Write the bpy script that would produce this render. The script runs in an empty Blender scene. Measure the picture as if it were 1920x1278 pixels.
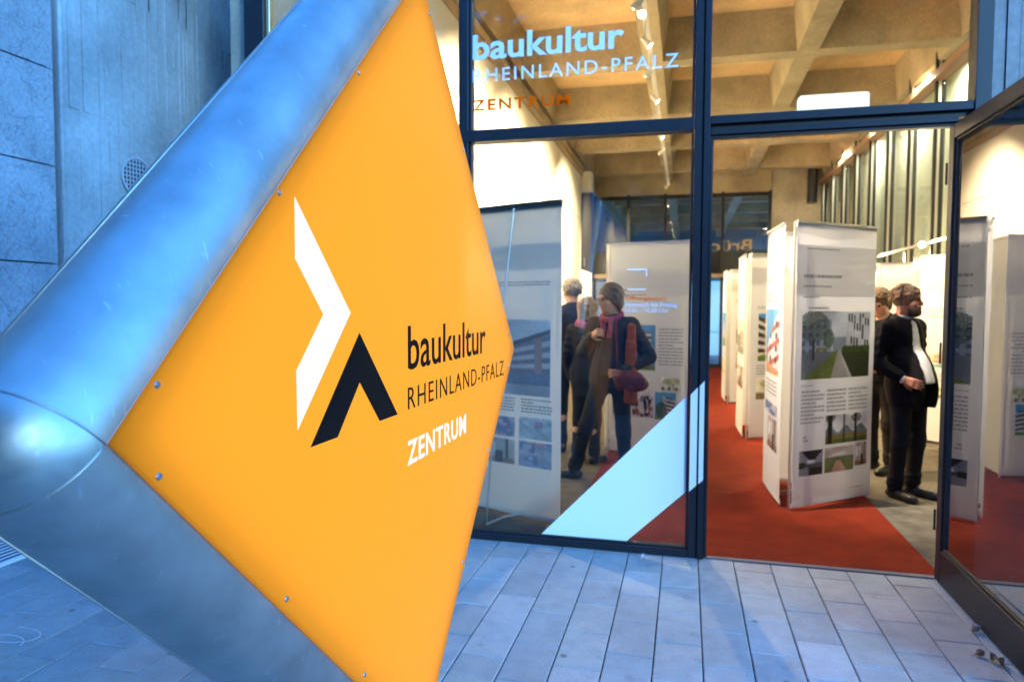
import bpy, bmesh, math, random, zlib
import numpy as np
from mathutils import Vector, Matrix, Euler
random.seed(7); rng = np.random.default_rng(11)
sc = bpy.context.scene
COL = sc.collection
R = math.radians

# ------------------------------------------------------------------ camera
cam_d = bpy.data.cameras.new('camera'); cam = bpy.data.objects.new('camera', cam_d); COL.objects.link(cam)
cam_d.sensor_width = 36.0; cam_d.lens = 36.0 * 1298.9 / 1920.0; cam_d.clip_start = 0.05; cam_d.clip_end = 800
yaw, pitch, roll = .2451, .0489, -.0041
fw = Vector((-math.sin(yaw) * math.cos(pitch), math.cos(yaw) * math.cos(pitch), -math.sin(pitch)))
rt = Vector((math.cos(yaw), math.sin(yaw), 0)); dn = fw.cross(rt)
r2 = math.cos(roll) * rt + math.sin(roll) * dn; d2 = -math.sin(roll) * rt + math.cos(roll) * dn
cam.matrix_world = Matrix(((r2.x, -d2.x, -fw.x, 0), (r2.y, -d2.y, -fw.y, 0), (r2.z, -d2.z, -fw.z, 1.55), (0, 0, 0, 1)))
cam_d.dof.use_dof = True; cam_d.dof.focus_distance = 1.9; cam_d.dof.aperture_fstop = 3.5
sc.camera = cam

# ------------------------------------------------------------------ dusk sky, twilight sun, exposure
SKY_STRENGTH = 0.15; SKY_TINT = (1.65, 2.95, 3.75)
w = bpy.data.worlds.new('World'); sc.world = w; w.use_nodes = True
nt = w.node_tree; nt.nodes.clear()
sky = nt.nodes.new('ShaderNodeTexSky'); sky.sky_type = 'NISHITA'; sky.sun_disc = False
sky.sun_elevation = R(10.0); sky.sun_rotation = R(138); sky.ozone_density = 6.0; sky.air_density = 1.0; sky.dust_density = 0.2
mx = nt.nodes.new('ShaderNodeVectorMath'); mx.operation = 'MULTIPLY'; mx.inputs[1].default_value = SKY_TINT
bg = nt.nodes.new('ShaderNodeBackground'); bg.inputs[1].default_value = SKY_STRENGTH
wo = nt.nodes.new('ShaderNodeOutputWorld')
nt.links.new(sky.outputs[0], mx.inputs[0]); nt.links.new(mx.outputs[0], bg.inputs[0]); nt.links.new(bg.outputs[0], wo.inputs[0])
sun_d = bpy.data.lights.new('twilight_sun', 'SUN'); sun_d.energy = 0.75; sun_d.angle = R(15); sun_d.color = (0.45, 0.80, 1.0)
sun = bpy.data.objects.new('twilight_sun', sun_d); COL.objects.link(sun)
sun.rotation_euler = Vector((-0.636, 0.707, -0.309)).to_track_quat('-Z', 'Y').to_euler()
vs = sc.view_settings; vs.view_transform = 'Standard'; vs.look = 'None'; vs.gamma = 1; vs.exposure = 2.0; vs.use_curve_mapping = False
sc.render.engine = 'CYCLES'
cy = sc.cycles; cy.use_denoising = True; cy.max_bounces = 8; cy.diffuse_bounces = 5; cy.glossy_bounces = 4
cy.transparent_max_bounces = 24; cy.transmission_bounces = 6; cy.caustics_reflective = False; cy.caustics_refractive = False
cy.sample_clamp_indirect = 6
try: cy.denoiser = 'OPENIMAGEDENOISE'
except Exception: pass

# ------------------------------------------------------------------ materials
def lin(c):
    return tuple(((v / 255) / 12.92 if v / 255 <= .04045 else ((v / 255 + .055) / 1.055) ** 2.4) for v in c)
MATS = {}
def mat(name, col, rough=.6, metal=0, noise=0, nscale=8, bump=0, bscale=60, emit=None, estr=0, coat=0, spec=.5, detail=6, stretch=None, bdist=.01):
    if name in MATS: return MATS[name]
    m = bpy.data.materials.new(name); m.use_nodes = True; n = m.node_tree; b = n.nodes['Principled BSDF']
    b.inputs['Base Color'].default_value = (*col, 1); b.inputs['Roughness'].default_value = rough; b.inputs['Metallic'].default_value = metal
    b.inputs['Specular IOR Level'].default_value = spec; b.inputs['Coat Weight'].default_value = coat
    if emit: b.inputs['Emission Color'].default_value = (*emit, 1); b.inputs['Emission Strength'].default_value = estr
    tc = None
    if noise or bump:
        tc = n.nodes.new('ShaderNodeTexCoord'); mp = n.nodes.new('ShaderNodeMapping'); n.links.new(tc.outputs['Object'], mp.inputs[0])
        if stretch: mp.inputs['Scale'].default_value = stretch
    if noise:
        t = n.nodes.new('ShaderNodeTexNoise'); t.inputs['Scale'].default_value = nscale; t.inputs['Detail'].default_value = detail
        t.inputs['Roughness'].default_value = .62
        r = n.nodes.new('ShaderNodeMapRange'); r.inputs[1].default_value = .3; r.inputs[2].default_value = .7
        r.inputs[3].default_value = 1 - noise; r.inputs[4].default_value = 1 + noise
        v = n.nodes.new('ShaderNodeVectorMath'); v.operation = 'SCALE'; v.inputs[0].default_value = col
        n.links.new(mp.outputs[0], t.inputs[0]); n.links.new(t.outputs[0], r.inputs[0]); n.links.new(r.outputs[0], v.inputs['Scale']); n.links.new(v.outputs[0], b.inputs['Base Color'])
    if bump:
        t = n.nodes.new('ShaderNodeTexNoise'); t.inputs['Scale'].default_value = bscale; t.inputs['Detail'].default_value = 5
        p = n.nodes.new('ShaderNodeBump'); p.inputs['Strength'].default_value = bump; p.inputs['Distance'].default_value = bdist
        n.links.new(mp.outputs[0], t.inputs[0]); n.links.new(t.outputs[0], p.inputs['Height']); n.links.new(p.outputs[0], b.inputs['Normal'])
    MATS[name] = m; return m
def emis(name, col, s):
    m = bpy.data.materials.new(name); m.use_nodes = True; n = m.node_tree; n.nodes.clear()
    e = n.nodes.new('ShaderNodeEmission'); e.inputs[0].default_value = (*col, 1); e.inputs[1].default_value = s
    o = n.nodes.new('ShaderNodeOutputMaterial'); n.links.new(e.outputs[0], o.inputs[0]); MATS[name] = m; return m
def glass(name, tint=.93, f0=.05, gloss=1.0):
    """thin pane: transparent + mirror, Schlick from |N.I| so both faces behave alike"""
    m = bpy.data.materials.new(name); m.use_nodes = True; n = m.node_tree; n.nodes.clear()
    g = n.nodes.new('ShaderNodeNewGeometry'); d = n.nodes.new('ShaderNodeVectorMath'); d.operation = 'DOT_PRODUCT'
    n.links.new(g.outputs['Normal'], d.inputs[0]); n.links.new(g.outputs['Incoming'], d.inputs[1])
    def M(op, a, b=None):
        k = n.nodes.new('ShaderNodeMath'); k.operation = op
        for i, v in enumerate((a, b)):
            if v is None: continue
            if isinstance(v, (int, float)): k.inputs[i].default_value = v
            else: n.links.new(v, k.inputs[i])
        return k.outputs[0]
    c = M('ABSOLUTE', d.outputs['Value']); s = M('SUBTRACT', 1.0, c); p = M('POWER', s, 5.0); f = M('ADD', M('MULTIPLY', p, (1 - f0) * gloss), f0)
    tr = n.nodes.new('ShaderNodeBsdfTransparent'); tr.inputs[0].default_value = (tint * .97, tint, tint * .985, 1)
    gl = n.nodes.new('ShaderNodeBsdfGlossy'); gl.inputs['Roughness'].default_value = 0.0
    mxs = n.nodes.new('ShaderNodeMixShader'); o = n.nodes.new('ShaderNodeOutputMaterial')
    n.links.new(f, mxs.inputs[0]); n.links.new(tr.outputs[0], mxs.inputs[1]); n.links.new(gl.outputs[0], mxs.inputs[2]); n.links.new(mxs.outputs[0], o.inputs[0])
    MATS[name] = m; return m
def vcol_mat(name, rough=.5):
    m = bpy.data.materials.new(name); m.use_nodes = True; n = m.node_tree; b = n.nodes['Principled BSDF']
    a = n.nodes.new('ShaderNodeAttribute'); a.attribute_name = 'print'; n.links.new(a.outputs['Color'], b.inputs['Base Color'])
    b.inputs['Roughness'].default_value = rough; t = n.nodes.new('ShaderNodeBsdfTranslucent'); n.links.new(a.outputs['Color'], t.inputs[0]); k = n.nodes.new('ShaderNodeMixShader'); k.inputs[0].default_value = .42
    o = n.nodes['Material Output']; n.links.new(b.outputs[0], k.inputs[1]); n.links.new(t.outputs[0], k.inputs[2]); n.links.new(k.outputs[0], o.inputs[0]); MATS[name] = m; return m

def concrete(name, col, boards=0, axis='Y', bump=.35):
    """fair-faced concrete: blotches, pores, fine board grain running up the wall"""
    m = bpy.data.materials.new(name); m.use_nodes = True; n = m.node_tree; b = n.nodes['Principled BSDF']; b.inputs['Roughness'].default_value = .85
    L = n.links.new; tc = n.nodes.new('ShaderNodeTexCoord')
    def tex(scale, st=None, det=6):
        t = n.nodes.new('ShaderNodeTexNoise'); t.inputs['Scale'].default_value = scale; t.inputs['Detail'].default_value = det
        if st:
            mp = n.nodes.new('ShaderNodeMapping'); mp.inputs['Scale'].default_value = st; L(tc.outputs['Object'], mp.inputs[0]); L(mp.outputs[0], t.inputs[0])
        else: L(tc.outputs['Object'], t.inputs[0])
        return t
    a, c = tex(1.6), tex(26)
    r = n.nodes.new('ShaderNodeMapRange'); r.inputs[1].default_value = .3; r.inputs[2].default_value = .7; r.inputs[3].default_value = .72; r.inputs[4].default_value = 1.22
    r2_ = n.nodes.new('ShaderNodeMapRange'); r2_.inputs[1].default_value = .3; r2_.inputs[2].default_value = .7; r2_.inputs[3].default_value = .86; r2_.inputs[4].default_value = 1.12
    mu = n.nodes.new('ShaderNodeMath'); mu.operation = 'MULTIPLY'
    L(a.outputs[0], r.inputs[0]); L(c.outputs[0], r2_.inputs[0]); L(r.outputs[0], mu.inputs[0]); L(r2_.outputs[0], mu.inputs[1])
    v = n.nodes.new('ShaderNodeVectorMath'); v.operation = 'SCALE'; v.inputs[0].default_value = col
    L(mu.outputs[0], v.inputs['Scale']); L(v.outputs[0], b.inputs['Base Color'])
    g = tex(30, (6, 6, .35) if boards else None, 8); p = n.nodes.new('ShaderNodeBump'); p.inputs['Strength'].default_value = bump; p.inputs['Distance'].default_value = .012
    L(g.outputs[0], p.inputs['Height']); q = tex(90); p2 = n.nodes.new('ShaderNodeBump'); p2.inputs['Strength'].default_value = bump * .6; p2.inputs['Distance'].default_value = .006
    L(q.outputs[0], p2.inputs['Height']); L(p.outputs[0], p2.inputs['Normal']); L(p2.outputs[0], b.inputs['Normal'])
    MATS[name] = m; return m

# ------------------------------------------------------------------ mesh helpers
class MB:
    def __init__(s): s.v, s.f, s.mi = [], [], []
    def add(s, v, f, mi=0):
        o = len(s.v); s.v += [tuple(p) for p in v]; s.f += [tuple(i + o for i in q) for q in f]; s.mi += [mi] * len(f); return s
    def box(s, a, b, mi=0):
        x0, y0, z0 = (min(a[i], b[i]) for i in range(3)); x1, y1, z1 = (max(a[i], b[i]) for i in range(3))
        return s.add([(x0, y0, z0), (x1, y0, z0), (x1, y1, z0), (x0, y1, z0), (x0, y0, z1), (x1, y0, z1), (x1, y1, z1), (x0, y1, z1)],
                     [(0, 3, 2, 1), (4, 5, 6, 7), (0, 1, 5, 4), (1, 2, 6, 5), (2, 3, 7, 6), (3, 0, 4, 7)], mi)
    def bar(s, A, B, wx, wz, up=(0, 0, 1), mi=0):
        A, B = Vector(A), Vector(B); d = (B - A).normalized(); u = Vector(up)
        if abs(d.dot(u)) > .98: u = Vector((1, 0, 0))
        a = d.cross(u).normalized(); c = a.cross(d); v = []
        for P in (A, B):
            for i, j in ((-1, -1), (1, -1), (1, 1), (-1, 1)): v.append(P + a * (i * wx / 2) + c * (j * wz / 2))
        return s.add(v, [(3, 2, 1, 0), (4, 5, 6, 7), (0, 1, 5, 4), (1, 2, 6, 5), (2, 3, 7, 6), (3, 0, 4, 7)], mi)
    def tube(s, pts, rad, n=10, mi=0, caps=True):
        pts = [Vector(p) for p in pts]; rad = rad if isinstance(rad, (list, tuple)) else [rad] * len(pts); v = []
        for i, p in enumerate(pts):
            d = (pts[min(i + 1, len(pts) - 1)] - pts[max(i - 1, 0)]).normalized(); u = Vector((0, 0, 1)) if abs(d.z) < .9 else Vector((1, 0, 0))
            a = d.cross(u).normalized(); c = a.cross(d)
            for k in range(n): t = 2 * math.pi * k / n; v.append(p + (a * math.cos(t) + c * math.sin(t)) * rad[i])
        f = [(i * n + k, i * n + (k + 1) % n, (i + 1) * n + (k + 1) % n, (i + 1) * n + k) for i in range(len(pts) - 1) for k in range(n)]
        if caps: f += [tuple(range(n))[::-1], tuple((len(pts) - 1) * n + k for k in range(n))]
        return s.add(v, f, mi)
    def prism(s, poly, to3, d, mi=0):
        """poly: 2-D outline; to3(u,v)->Vector; extruded by vector d"""
        n = len(poly); a = [to3(*p) for p in poly]; b = [p + d for p in a]
        return s.add(a + b, [tuple(range(n))[::-1], tuple(n + i for i in range(n))] + [(i, (i + 1) % n, n + (i + 1) % n, n + i) for i in range(n)], mi)
    def build(s, name, m=None, parent=None, smooth=False, loc=None, bevel=0):
        me = bpy.data.meshes.new(name); me.from_pydata(s.v, [], s.f); o = bpy.data.objects.new(name, me); COL.objects.link(o)
        for k in (m if isinstance(m, (list, tuple)) else [m]):
            if k: me.materials.append(k)
        if any(s.mi): me.polygons.foreach_set('material_index', s.mi)
        bm = bmesh.new(); bm.from_mesh(me); bmesh.ops.recalc_face_normals(bm, faces=bm.faces)
        if bevel: bmesh.ops.bevel(bm, geom=bm.edges[:], offset=bevel, segments=1, affect='EDGES')
        bm.to_mesh(me); bm.free()
        if smooth: me.polygons.foreach_set('use_smooth', [True] * len(me.polygons))
        me.update()
        if loc: o.location = loc
        if parent: o.parent = parent
        return o
def tag(o, label=None, cat=None, group=None, kind=None):
    for k, v in (('label', label), ('category', cat), ('group', group), ('kind', kind)):
        if v: o[k] = v
    return o
def thing(name, label, cat, loc=(0, 0, 0), rz=0, group=None):
    o = bpy.data.objects.new(name, None); o.empty_display_size = .1; COL.objects.link(o); o.location = loc; o.rotation_euler = (0, 0, rz)
    return tag(o, label, cat, group)
def linkcopy(src, parent, loc=None, rot=None):
    c = src.copy(); COL.objects.link(c); c.parent = parent
    if loc is not None: c.location = loc
    if rot is not None: c.rotation_euler = rot
    return c
_txt = {}
def text_shape(body, bold, spacing=1.0):
    key = (body, bold, spacing)
    if key in _txt: return _txt[key]
    c = bpy.data.curves.new('t', 'FONT'); c.body = body; c.offset = bold; c.space_character = spacing; c.resolution_u = 3; c.fill_mode = 'FRONT'
    o = bpy.data.objects.new('t', c); COL.objects.link(o)
    dg = bpy.context.evaluated_depsgraph_get(); me = bpy.data.meshes.new_from_object(o.evaluated_get(dg))
    v = np.array([p.co[:2] for p in me.vertices]); f = [tuple(p.vertices) for p in me.polygons]
    bpy.data.objects.remove(o); bpy.data.curves.remove(c); bpy.data.meshes.remove(me)
    _txt[key] = (v, f); return v, f
def lettering(name, body, org, u, v, width, height, m, parent, bold=0.0, spacing=1.0, thick=.0012):
    """vinyl letters: org = baseline left, u = reading direction, v = up, width overall, height = tallest letter above baseline"""
    P, f = text_shape(body, bold, spacing); x0, x1, y1 = P[:, 0].min(), P[:, 0].max(), P[:, 1].max()
    org, u, v = Vector(org), Vector(u), Vector(v); n = u.cross(v).normalized()
    A = [org + u * ((p[0] - x0) / (x1 - x0) * width) + v * (p[1] / y1 * height) for p in P]; B = [p + n * thick for p in A]; N = len(A)
    from collections import Counter
    ec = Counter(tuple(sorted((q[i], q[(i + 1) % len(q)]))) for q in f for i in range(len(q)))
    ff = [tuple(i + N for i in q) for q in f] + [q[::-1] for q in f]
    for q in f:
        for i in range(len(q)):
            a, b = q[i], q[(i + 1) % len(q)]
            if ec[tuple(sorted((a, b)))] == 1: ff.append((a, b, b + N, a + N))
    me = bpy.data.meshes.new(name); me.from_pydata([tuple(p) for p in B[:0]] + [tuple(p) for p in A + B], [], ff); me.materials.append(m)
    o = bpy.data.objects.new(name, me); COL.objects.link(o); o.parent = parent; return o

# ------------------------------------------------------------------ base materials
M_joint = mat('joint_sand', (.035, .034, .032), .95, noise=.3, nscale=40)
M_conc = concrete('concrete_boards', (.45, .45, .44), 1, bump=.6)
M_concI = concrete('concrete_ceiling', (.43, .35, .23), 0, bump=.5)
M_concW = concrete('concrete_tan', (.42, .36, .27), 0)
def stone_mat():
    m = bpy.data.materials.new('veined_stone'); m.use_nodes = True; n = m.node_tree; b = n.nodes['Principled BSDF']; b.inputs['Roughness'].default_value = .6; L = n.links.new
    g = n.nodes.new('ShaderNodeNewGeometry')
    def tex(s_, det=8, dist=0):
        t = n.nodes.new('ShaderNodeTexNoise'); t.inputs['Scale'].default_value = s_; t.inputs['Detail'].default_value = det; t.inputs['Distortion'].default_value = dist; L(g.outputs['Position'], t.inputs[0]); return t.outputs[0]
    def mr(o, a, b_, c, d):
        r = n.nodes.new('ShaderNodeMapRange'); r.inputs[1].default_value = a; r.inputs[2].default_value = b_; r.inputs[3].default_value = c; r.inputs[4].default_value = d; L(o, r.inputs[0]); return r.outputs[0]
    def mul(a, b_): k = n.nodes.new('ShaderNodeMath'); k.operation = 'MULTIPLY'; L(a, k.inputs[0]); L(b_, k.inputs[1]); return k.outputs[0]
    v1 = n.nodes.new('ShaderNodeMath'); v1.operation = 'ABSOLUTE'; s1 = n.nodes.new('ShaderNodeMath'); s1.operation = 'SUBTRACT'; s1.inputs[1].default_value = .5; L(tex(7, 10, 1.2), s1.inputs[0]); L(s1.outputs[0], v1.inputs[0])
    k = mul(mul(mr(tex(2.2), .3, .7, .72, 1.2), mr(v1.outputs[0], 0, .022, .62, 1)), mr(tex(40), .3, .7, .8, 1.15))
    v = n.nodes.new('ShaderNodeVectorMath'); v.operation = 'SCALE'; v.inputs[0].default_value = (.36, .37, .39); L(k, v.inputs['Scale']); L(v.outputs[0], b.inputs['Base Color'])
    p = n.nodes.new('ShaderNodeBump'); p.inputs['Strength'].default_value = .7; p.inputs['Distance'].default_value = .012; L(tex(16, 10, .8), p.inputs['Height']); L(p.outputs[0], b.inputs['Normal']); return m
M_stone = stone_mat()
def paver_mat(i, col):
    m = bpy.data.materials.new('paver_%d' % i); m.use_nodes = True; n = m.node_tree; b = n.nodes['Principled BSDF']; b.inputs['Roughness'].default_value = .72; L = n.links.new
    g = n.nodes.new('ShaderNodeNewGeometry')
    def tex(s_, det=7):
        t = n.nodes.new('ShaderNodeTexNoise'); t.inputs['Scale'].default_value = s_; t.inputs['Detail'].default_value = det; L(g.outputs['Position'], t.inputs[0]); return t.outputs[0]
    def mr(o, a, b_, c, d):
        r = n.nodes.new('ShaderNodeMapRange'); r.inputs[1].default_value = a; r.inputs[2].default_value = b_; r.inputs[3].default_value = c; r.inputs[4].default_value = d; L(o, r.inputs[0]); return r.outputs[0]
    def mul(a, b_): k = n.nodes.new('ShaderNodeMath'); k.operation = 'MULTIPLY'; L(a, k.inputs[0]); L(b_, k.inputs[1]); return k.outputs[0]
    vo_ = n.nodes.new('ShaderNodeTexVoronoi'); vo_.inputs['Scale'].default_value = 3.1; L(g.outputs['Position'], vo_.inputs[0])
    k = mul(mul(mr(tex(1.7), .3, .7, .84, 1.14), mr(tex(11), .3, .7, .90, 1.08)), mul(mr(tex(120, 3), .35, .65, .90, 1.08), mr(vo_.outputs['Distance'], .035, .06, .45, 1)))
    k = mul(k, mr(tex(6.5, 10), .62, .72, 1, .78))
    v = n.nodes.new('ShaderNodeVectorMath'); v.operation = 'SCALE'; v.inputs[0].default_value = col; L(k, v.inputs['Scale']); L(v.outputs[0], b.inputs['Base Color'])
    p = n.nodes.new('ShaderNodeBump'); p.inputs['Strength'].default_value = .3; p.inputs['Distance'].default_value = .004; L(tex(150, 3), p.inputs['Height']); L(p.outputs[0], b.inputs['Normal']); return m
M_dark = mat('gap_dark', (.015, .015, .018), .9)
M_frame = mat('frame_paint', (.013, .015, .021), .42, noise=.12, nscale=20, spec=.3)
M_frameD = mat('frame_gasket', (.008, .009, .011), .55)
M_white = mat('white_paint', (.84, .82, .76), .75, noise=.03, nscale=2)
M_carpet = mat('red_carpet', (.15, .0175, .006), .95, noise=.22, nscale=5, bump=.5, bscale=500, bdist=.004, spec=.1)
M_floor = mat('grey_carpet', (.115, .10, .078), .95, noise=.35, nscale=6, bump=.5, bscale=400, bdist=.004, spec=.1)
M_glass = glass('window_glass', .90, .032)
M_doorglass = glass('door_glass', .42, .50, 1.0)
M_glassR = glass('gallery_glass', .90, .05)
M_film = mat('white_film', (.82, .86, .86), .45)
M_filmB = mat('white_lettering', (.62, .66, .74), .5)
M_filmO = None
def cloth_through(nm='banner_sheet', c1=(.80, .79, .77, 1), c2=(.66, .68, .72, 1)):
    m = bpy.data.materials.new(nm); m.use_nodes = True; n = m.node_tree; n.nodes.clear(); L = n.links.new
    d = n.nodes.new('ShaderNodeBsdfDiffuse'); d.inputs[0].default_value = c1; t = n.nodes.new('ShaderNodeBsdfTranslucent'); t.inputs[0].default_value = c2
    a = n.nodes.new('ShaderNodeMixShader'); a.inputs[0].default_value = .42; o = n.nodes.new('ShaderNodeOutputMaterial'); L(d.outputs[0], a.inputs[1]); L(t.outputs[0], a.inputs[2]); L(a.outputs[0], o.inputs[0]); return m
M_sheet = cloth_through(); M_filmO = cloth_through('orange_lettering', (.66, .13, .003, 1), (.85, .27, .012, 1)); M_band = cloth_through('band_grey', (.70, .69, .67, 1), (.84, .82, .80, 1))
M_alu = mat('aluminium_rail', (.62, .62, .62), .35, 1)
M_text = mat('grey_print', (.36, .35, .34), .8)
M_textL = mat('pale_print', (.60, .59, .58), .8)
M_print = vcol_mat('photo_print')
M_lampbody = mat('lamp_white', (.75, .73, .68), .4)
M_black = mat('black_metal', (.02, .02, .022), .45)
M_bulb = emis('halogen', (1, .80, .48), 22)
M_bulb2 = emis('halogen_glare', (1, .80, .45), 40)

M_pav = [paver_mat(i, c) for i, c in enumerate([(.30, .325, .33), (.27, .295, .31), (.34, .36, .37), (.285, .32, .34)])]

# ------------------------------------------------------------------ ground and paving
g = MB(); g.add([(-300, -300, -.06), (300, -300, -.06), (300, 4.38, -.06), (-300, 4.38, -.06)], [(0, 1, 2, 3)])
tag(g.build('ground', mat('ground_asphalt', (.10, .10, .10), .9, noise=.2, nscale=3)), kind='structure')
PW, PL, Y0F = .2115, .336, 4.40
base = MB(); base.box((-5.2, -1.2, -.055), (3.4, Y0F, -.014)); pav = tag(base.build('pavement', M_joint), kind='structure')
def slab_mesh(i, m):
    a, b, h, c = PW / 2 - .0027, PL / 2 - .0022, .045, .004
    V = []
    for z, s in ((-h, 0), (-c, 0), (0, c)):
        V += [(-a + s, -b + s, z), (a - s, -b + s, z), (a - s, b - s, z), (-a + s, b - s, z)]
    F = [(8, 9, 10, 11)]
    for L in (0, 4): F += [(L + k, L + (k + 1) % 4, L + 4 + (k + 1) % 4, L + 4 + k) for k in range(4)]
    me = bpy.data.meshes.new('paving_slab'); me.from_pydata(V, [], F); me.materials.append(m); return me
slabs = [slab_mesh(i, m) for i, m in enumerate(M_pav)]
far = MB(); cand = []
Pcam = Vector((0, 0, 1.55))
for ix in range(-25, 17):
    x = .097 + PW * (ix + .5); off = (ix % 2) * PL * .5 + random.uniform(-.02, .02) * 0
    for iy in range(0, 17):
        y = Y0F - .16 - off - iy * PL
        if y < -1 or x < -5.1 or x > 3.3: continue
        q = Vector((x, y, 0)) - Pcam; dz = q.dot(fw)
        vis = False
        if dz > .3:
            px, py = 960 + 1298.9 * q.dot(r2) / dz, 639 + 1298.9 * q.dot(d2) / dz
            vis = -60 < px < 1980 and 900 < py < 1340 and not (330 < px < 780 and py < 1150)
        cand.append((not vis, q.length, x, y))
cand.sort(); SL = 0
for nv, dist, x, y in cand:
    tilt = (random.gauss(0, .003), random.gauss(0, .004), random.gauss(0, .002)); zz = random.gauss(-.001, .0009)
    if not nv and SL < 298:
        o = bpy.data.objects.new('paving_slab', random.choice(slabs)); COL.objects.link(o); o.parent = pav; o.location = (x, y, zz); o.rotation_euler = tilt; SL += 1
    else:
        k = random.randrange(4); me = slabs[k]; far.add([(v.co.x + x, v.co.y + y, v.co.z + zz) for v in me.vertices], [tuple(p.vertices) for p in me.polygons], k)
# the half slabs along the threshold
for ix in range(-25, 17):
    if ix % 2:
        x = .097 + PW * (ix + .5); far.box((x - PW / 2 + .002, Y0F - .155, -.04), (x + PW / 2 - .002, Y0F - .001, -.002), ix % 4)
tag(far.build('far_slabs', M_pav, pav), kind='stuff')
print('slabs', SL)
# chalk scribble on the paving
cs = MB(); pts = [(-3.02 + .10 * math.cos(t) * (1 + .2 * t / 9), 2.45 + .05 * math.sin(t) + .012 * t, .0022) for t in np.linspace(0, 8.5, 60)]
for a, b in zip(pts, pts[1:]): cs.bar(a, b, .005, .002)
cs.build('chalk_scribble', mat('chalk', (.6, .62, .65), .9), pav)
# drain grate
dg = thing('drain_grate', 'pale slotted metal drain grate let into the paving by the stone wall', 'drain grate', (-4.15, 3.4, 0))
gm = mat('galvanised', (.78, .80, .82), .5)
fr = MB(); fr.box((-.235, -.3, -.012), (-.22, .3, .015)); fr.box((.22, -.3, -.012), (.235, .3, .015)); fr.box((-.22, -.3, -.012), (.22, -.285, .0145)); fr.box((-.22, .285, -.012), (.22, .3, .0145)); fr.build('frame', gm, dg)
tr_ = MB(); tr_.box((-.22, -.285, -.012), (.22, .285, .0035)); tr_.build('tray', M_dark, dg)
b0 = MB(); b0.box((-.010, -.283, .0038), (.010, .283, .0085)); b0 = b0.build('bar', gm, dg, bevel=.002); b0.location = (-.189, 0, 0)
for k in range(1, 8): linkcopy(b0, dg, (-.189 + .054 * k, 0, 0))

# ------------------------------------------------------------------ side wall: stone slabs then board-marked concrete
sw = thing('stone_wall', 'wall of bluish veined stone slabs with fine dark joints at the far left', 'wall', (-4.4, 3, 0))
bk = MB(); bk.box((-.3, -5, -.05), (-.03, 1.086, 6.5)); bk.build('backing', M_dark, sw)
zs = [.0, .47, 1.155, 1.846, 2.542, 3.224, 3.91, 4.6, 5.29, 5.98]
rowm = {}
for i, (a, b) in enumerate(zip(zs, zs[1:])):
    y1 = 1.035
    for k in range(4):
        L = 1.25
        if (i, k) == (0, 0): pass
        key = round(b - a, 3)
        if key not in rowm:
            s = MB(); s.box((-.028, -L + .008, .005), (0, 0, b - a - .005)); o = s.build('stone_slab', M_stone, sw, bevel=.002); rowm[key] = o
            o.location = (random.uniform(-.002, .002), y1 - k * L, a)
        else: linkcopy(rowm[key], sw, (random.uniform(-.003, .002), y1 - k * L, a))
st = MB()
for a, b in zip(zs, zs[1:]): st.box((-.028, 1.04, a + .003), (-.012, 1.086, b - .003))
st.build('edge_strip', M_stone, sw)

def board_wall(name, label, face, a0, a1, z1, axis, depth, seed, parts_z=2.98, cm=None):
    cm = cm or M_conc
    """vertical shutter boards left in concrete: joined strips of uneven depth and width"""
    rr = random.Random(seed); t = thing(name, label, 'wall')
    m = MB()
    def blk(u0, u1, z0, z1_, d):
        if axis == 'Y': m.box((face - depth, u0, z0), (face + d, u1, z1_))
        else: m.box((u0, face - d, z0), (u1, face + depth, z1_))
    u = a0; last = 0
    while u < a1 - .01:
        wdt = min(rr.choice([.035, .045, .055, .07, .09]), a1 - u); gap = .004 if rr.random() < .7 else .010
        d = rr.uniform(-.007, .007)
        zb = parts_z + rr.uniform(-.12, .12) * (1 if rr.random() < .3 else .15)
        blk(u + gap, u + wdt, zb, z1 if rr.random() < .6 else rr.uniform(3.6, 4.4), d)
        blk(u + gap * 1.0, u + wdt, zb + 1.0, z1, d + rr.choice([-.0012, .0013]))
        blk(u + gap * .4, u + wdt, -.05, zb - .002, .001 + rr.uniform(-.0012, .0012))
        if rr.random() < .45: blk(u - .0015, u + .0025, zb + rr.uniform(0, .6), z1 if rr.random() < .5 else rr.uniform(3.4, 4.6), .008)      # a lip of laitance between boards
        u += wdt
    m.build('concrete_face', cm, t)
    c = MB()
    if axis == 'Y': c.box((face - depth - .2, a0 + .02, -.05), (face - .008, a1, z1 - .01))
    else: c.box((a0 + .02, face + .008, -.05), (a1, face + depth + .2, z1 - .01))
    c.build('core', cm, t); return t
lw = board_wall('concrete_wall', 'blue-lit board-marked concrete wall with a round vent grille', -4.34, 4.10, 8.2, 6.5, 'Y', .06, 3)
e_ = MB(); e_.tube([(-4.355, 4.10, -.05), (-4.355, 4.10, 6.5)], .018, 14); e_.build('rounded_edge', M_conc, lw, smooth=True)
vent = MB(); n = 36
for rr_, xx in ((.160, .004), (.160, .012), (.147, .012), (.147, -.006)):
    vent.v += [(xx, rr_ * math.cos(2 * math.pi * k / n), rr_ * math.sin(2 * math.pi * k / n)) for k in range(n)]
for j in range(3): vent.f += [(j * n + k, j * n + (k + 1) % n, (j + 1) * n + (k + 1) % n, (j + 1) * n + k) for k in range(n)]
vent.mi = [0] * len(vent.f)
vo = vent.build('vent_grille', mat('vent_grey', (.50, .52, .56), .5), lw); vo.location = (-4.325, 4.755, 2.582)
vd = MB(); vd.add([(-0.0055, .150 * math.cos(2 * math.pi * k / n), .150 * math.sin(2 * math.pi * k / n)) for k in range(n)], [tuple(range(n))]); vd.build('dark_opening', M_dark, vo)
vb = MB()
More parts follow.
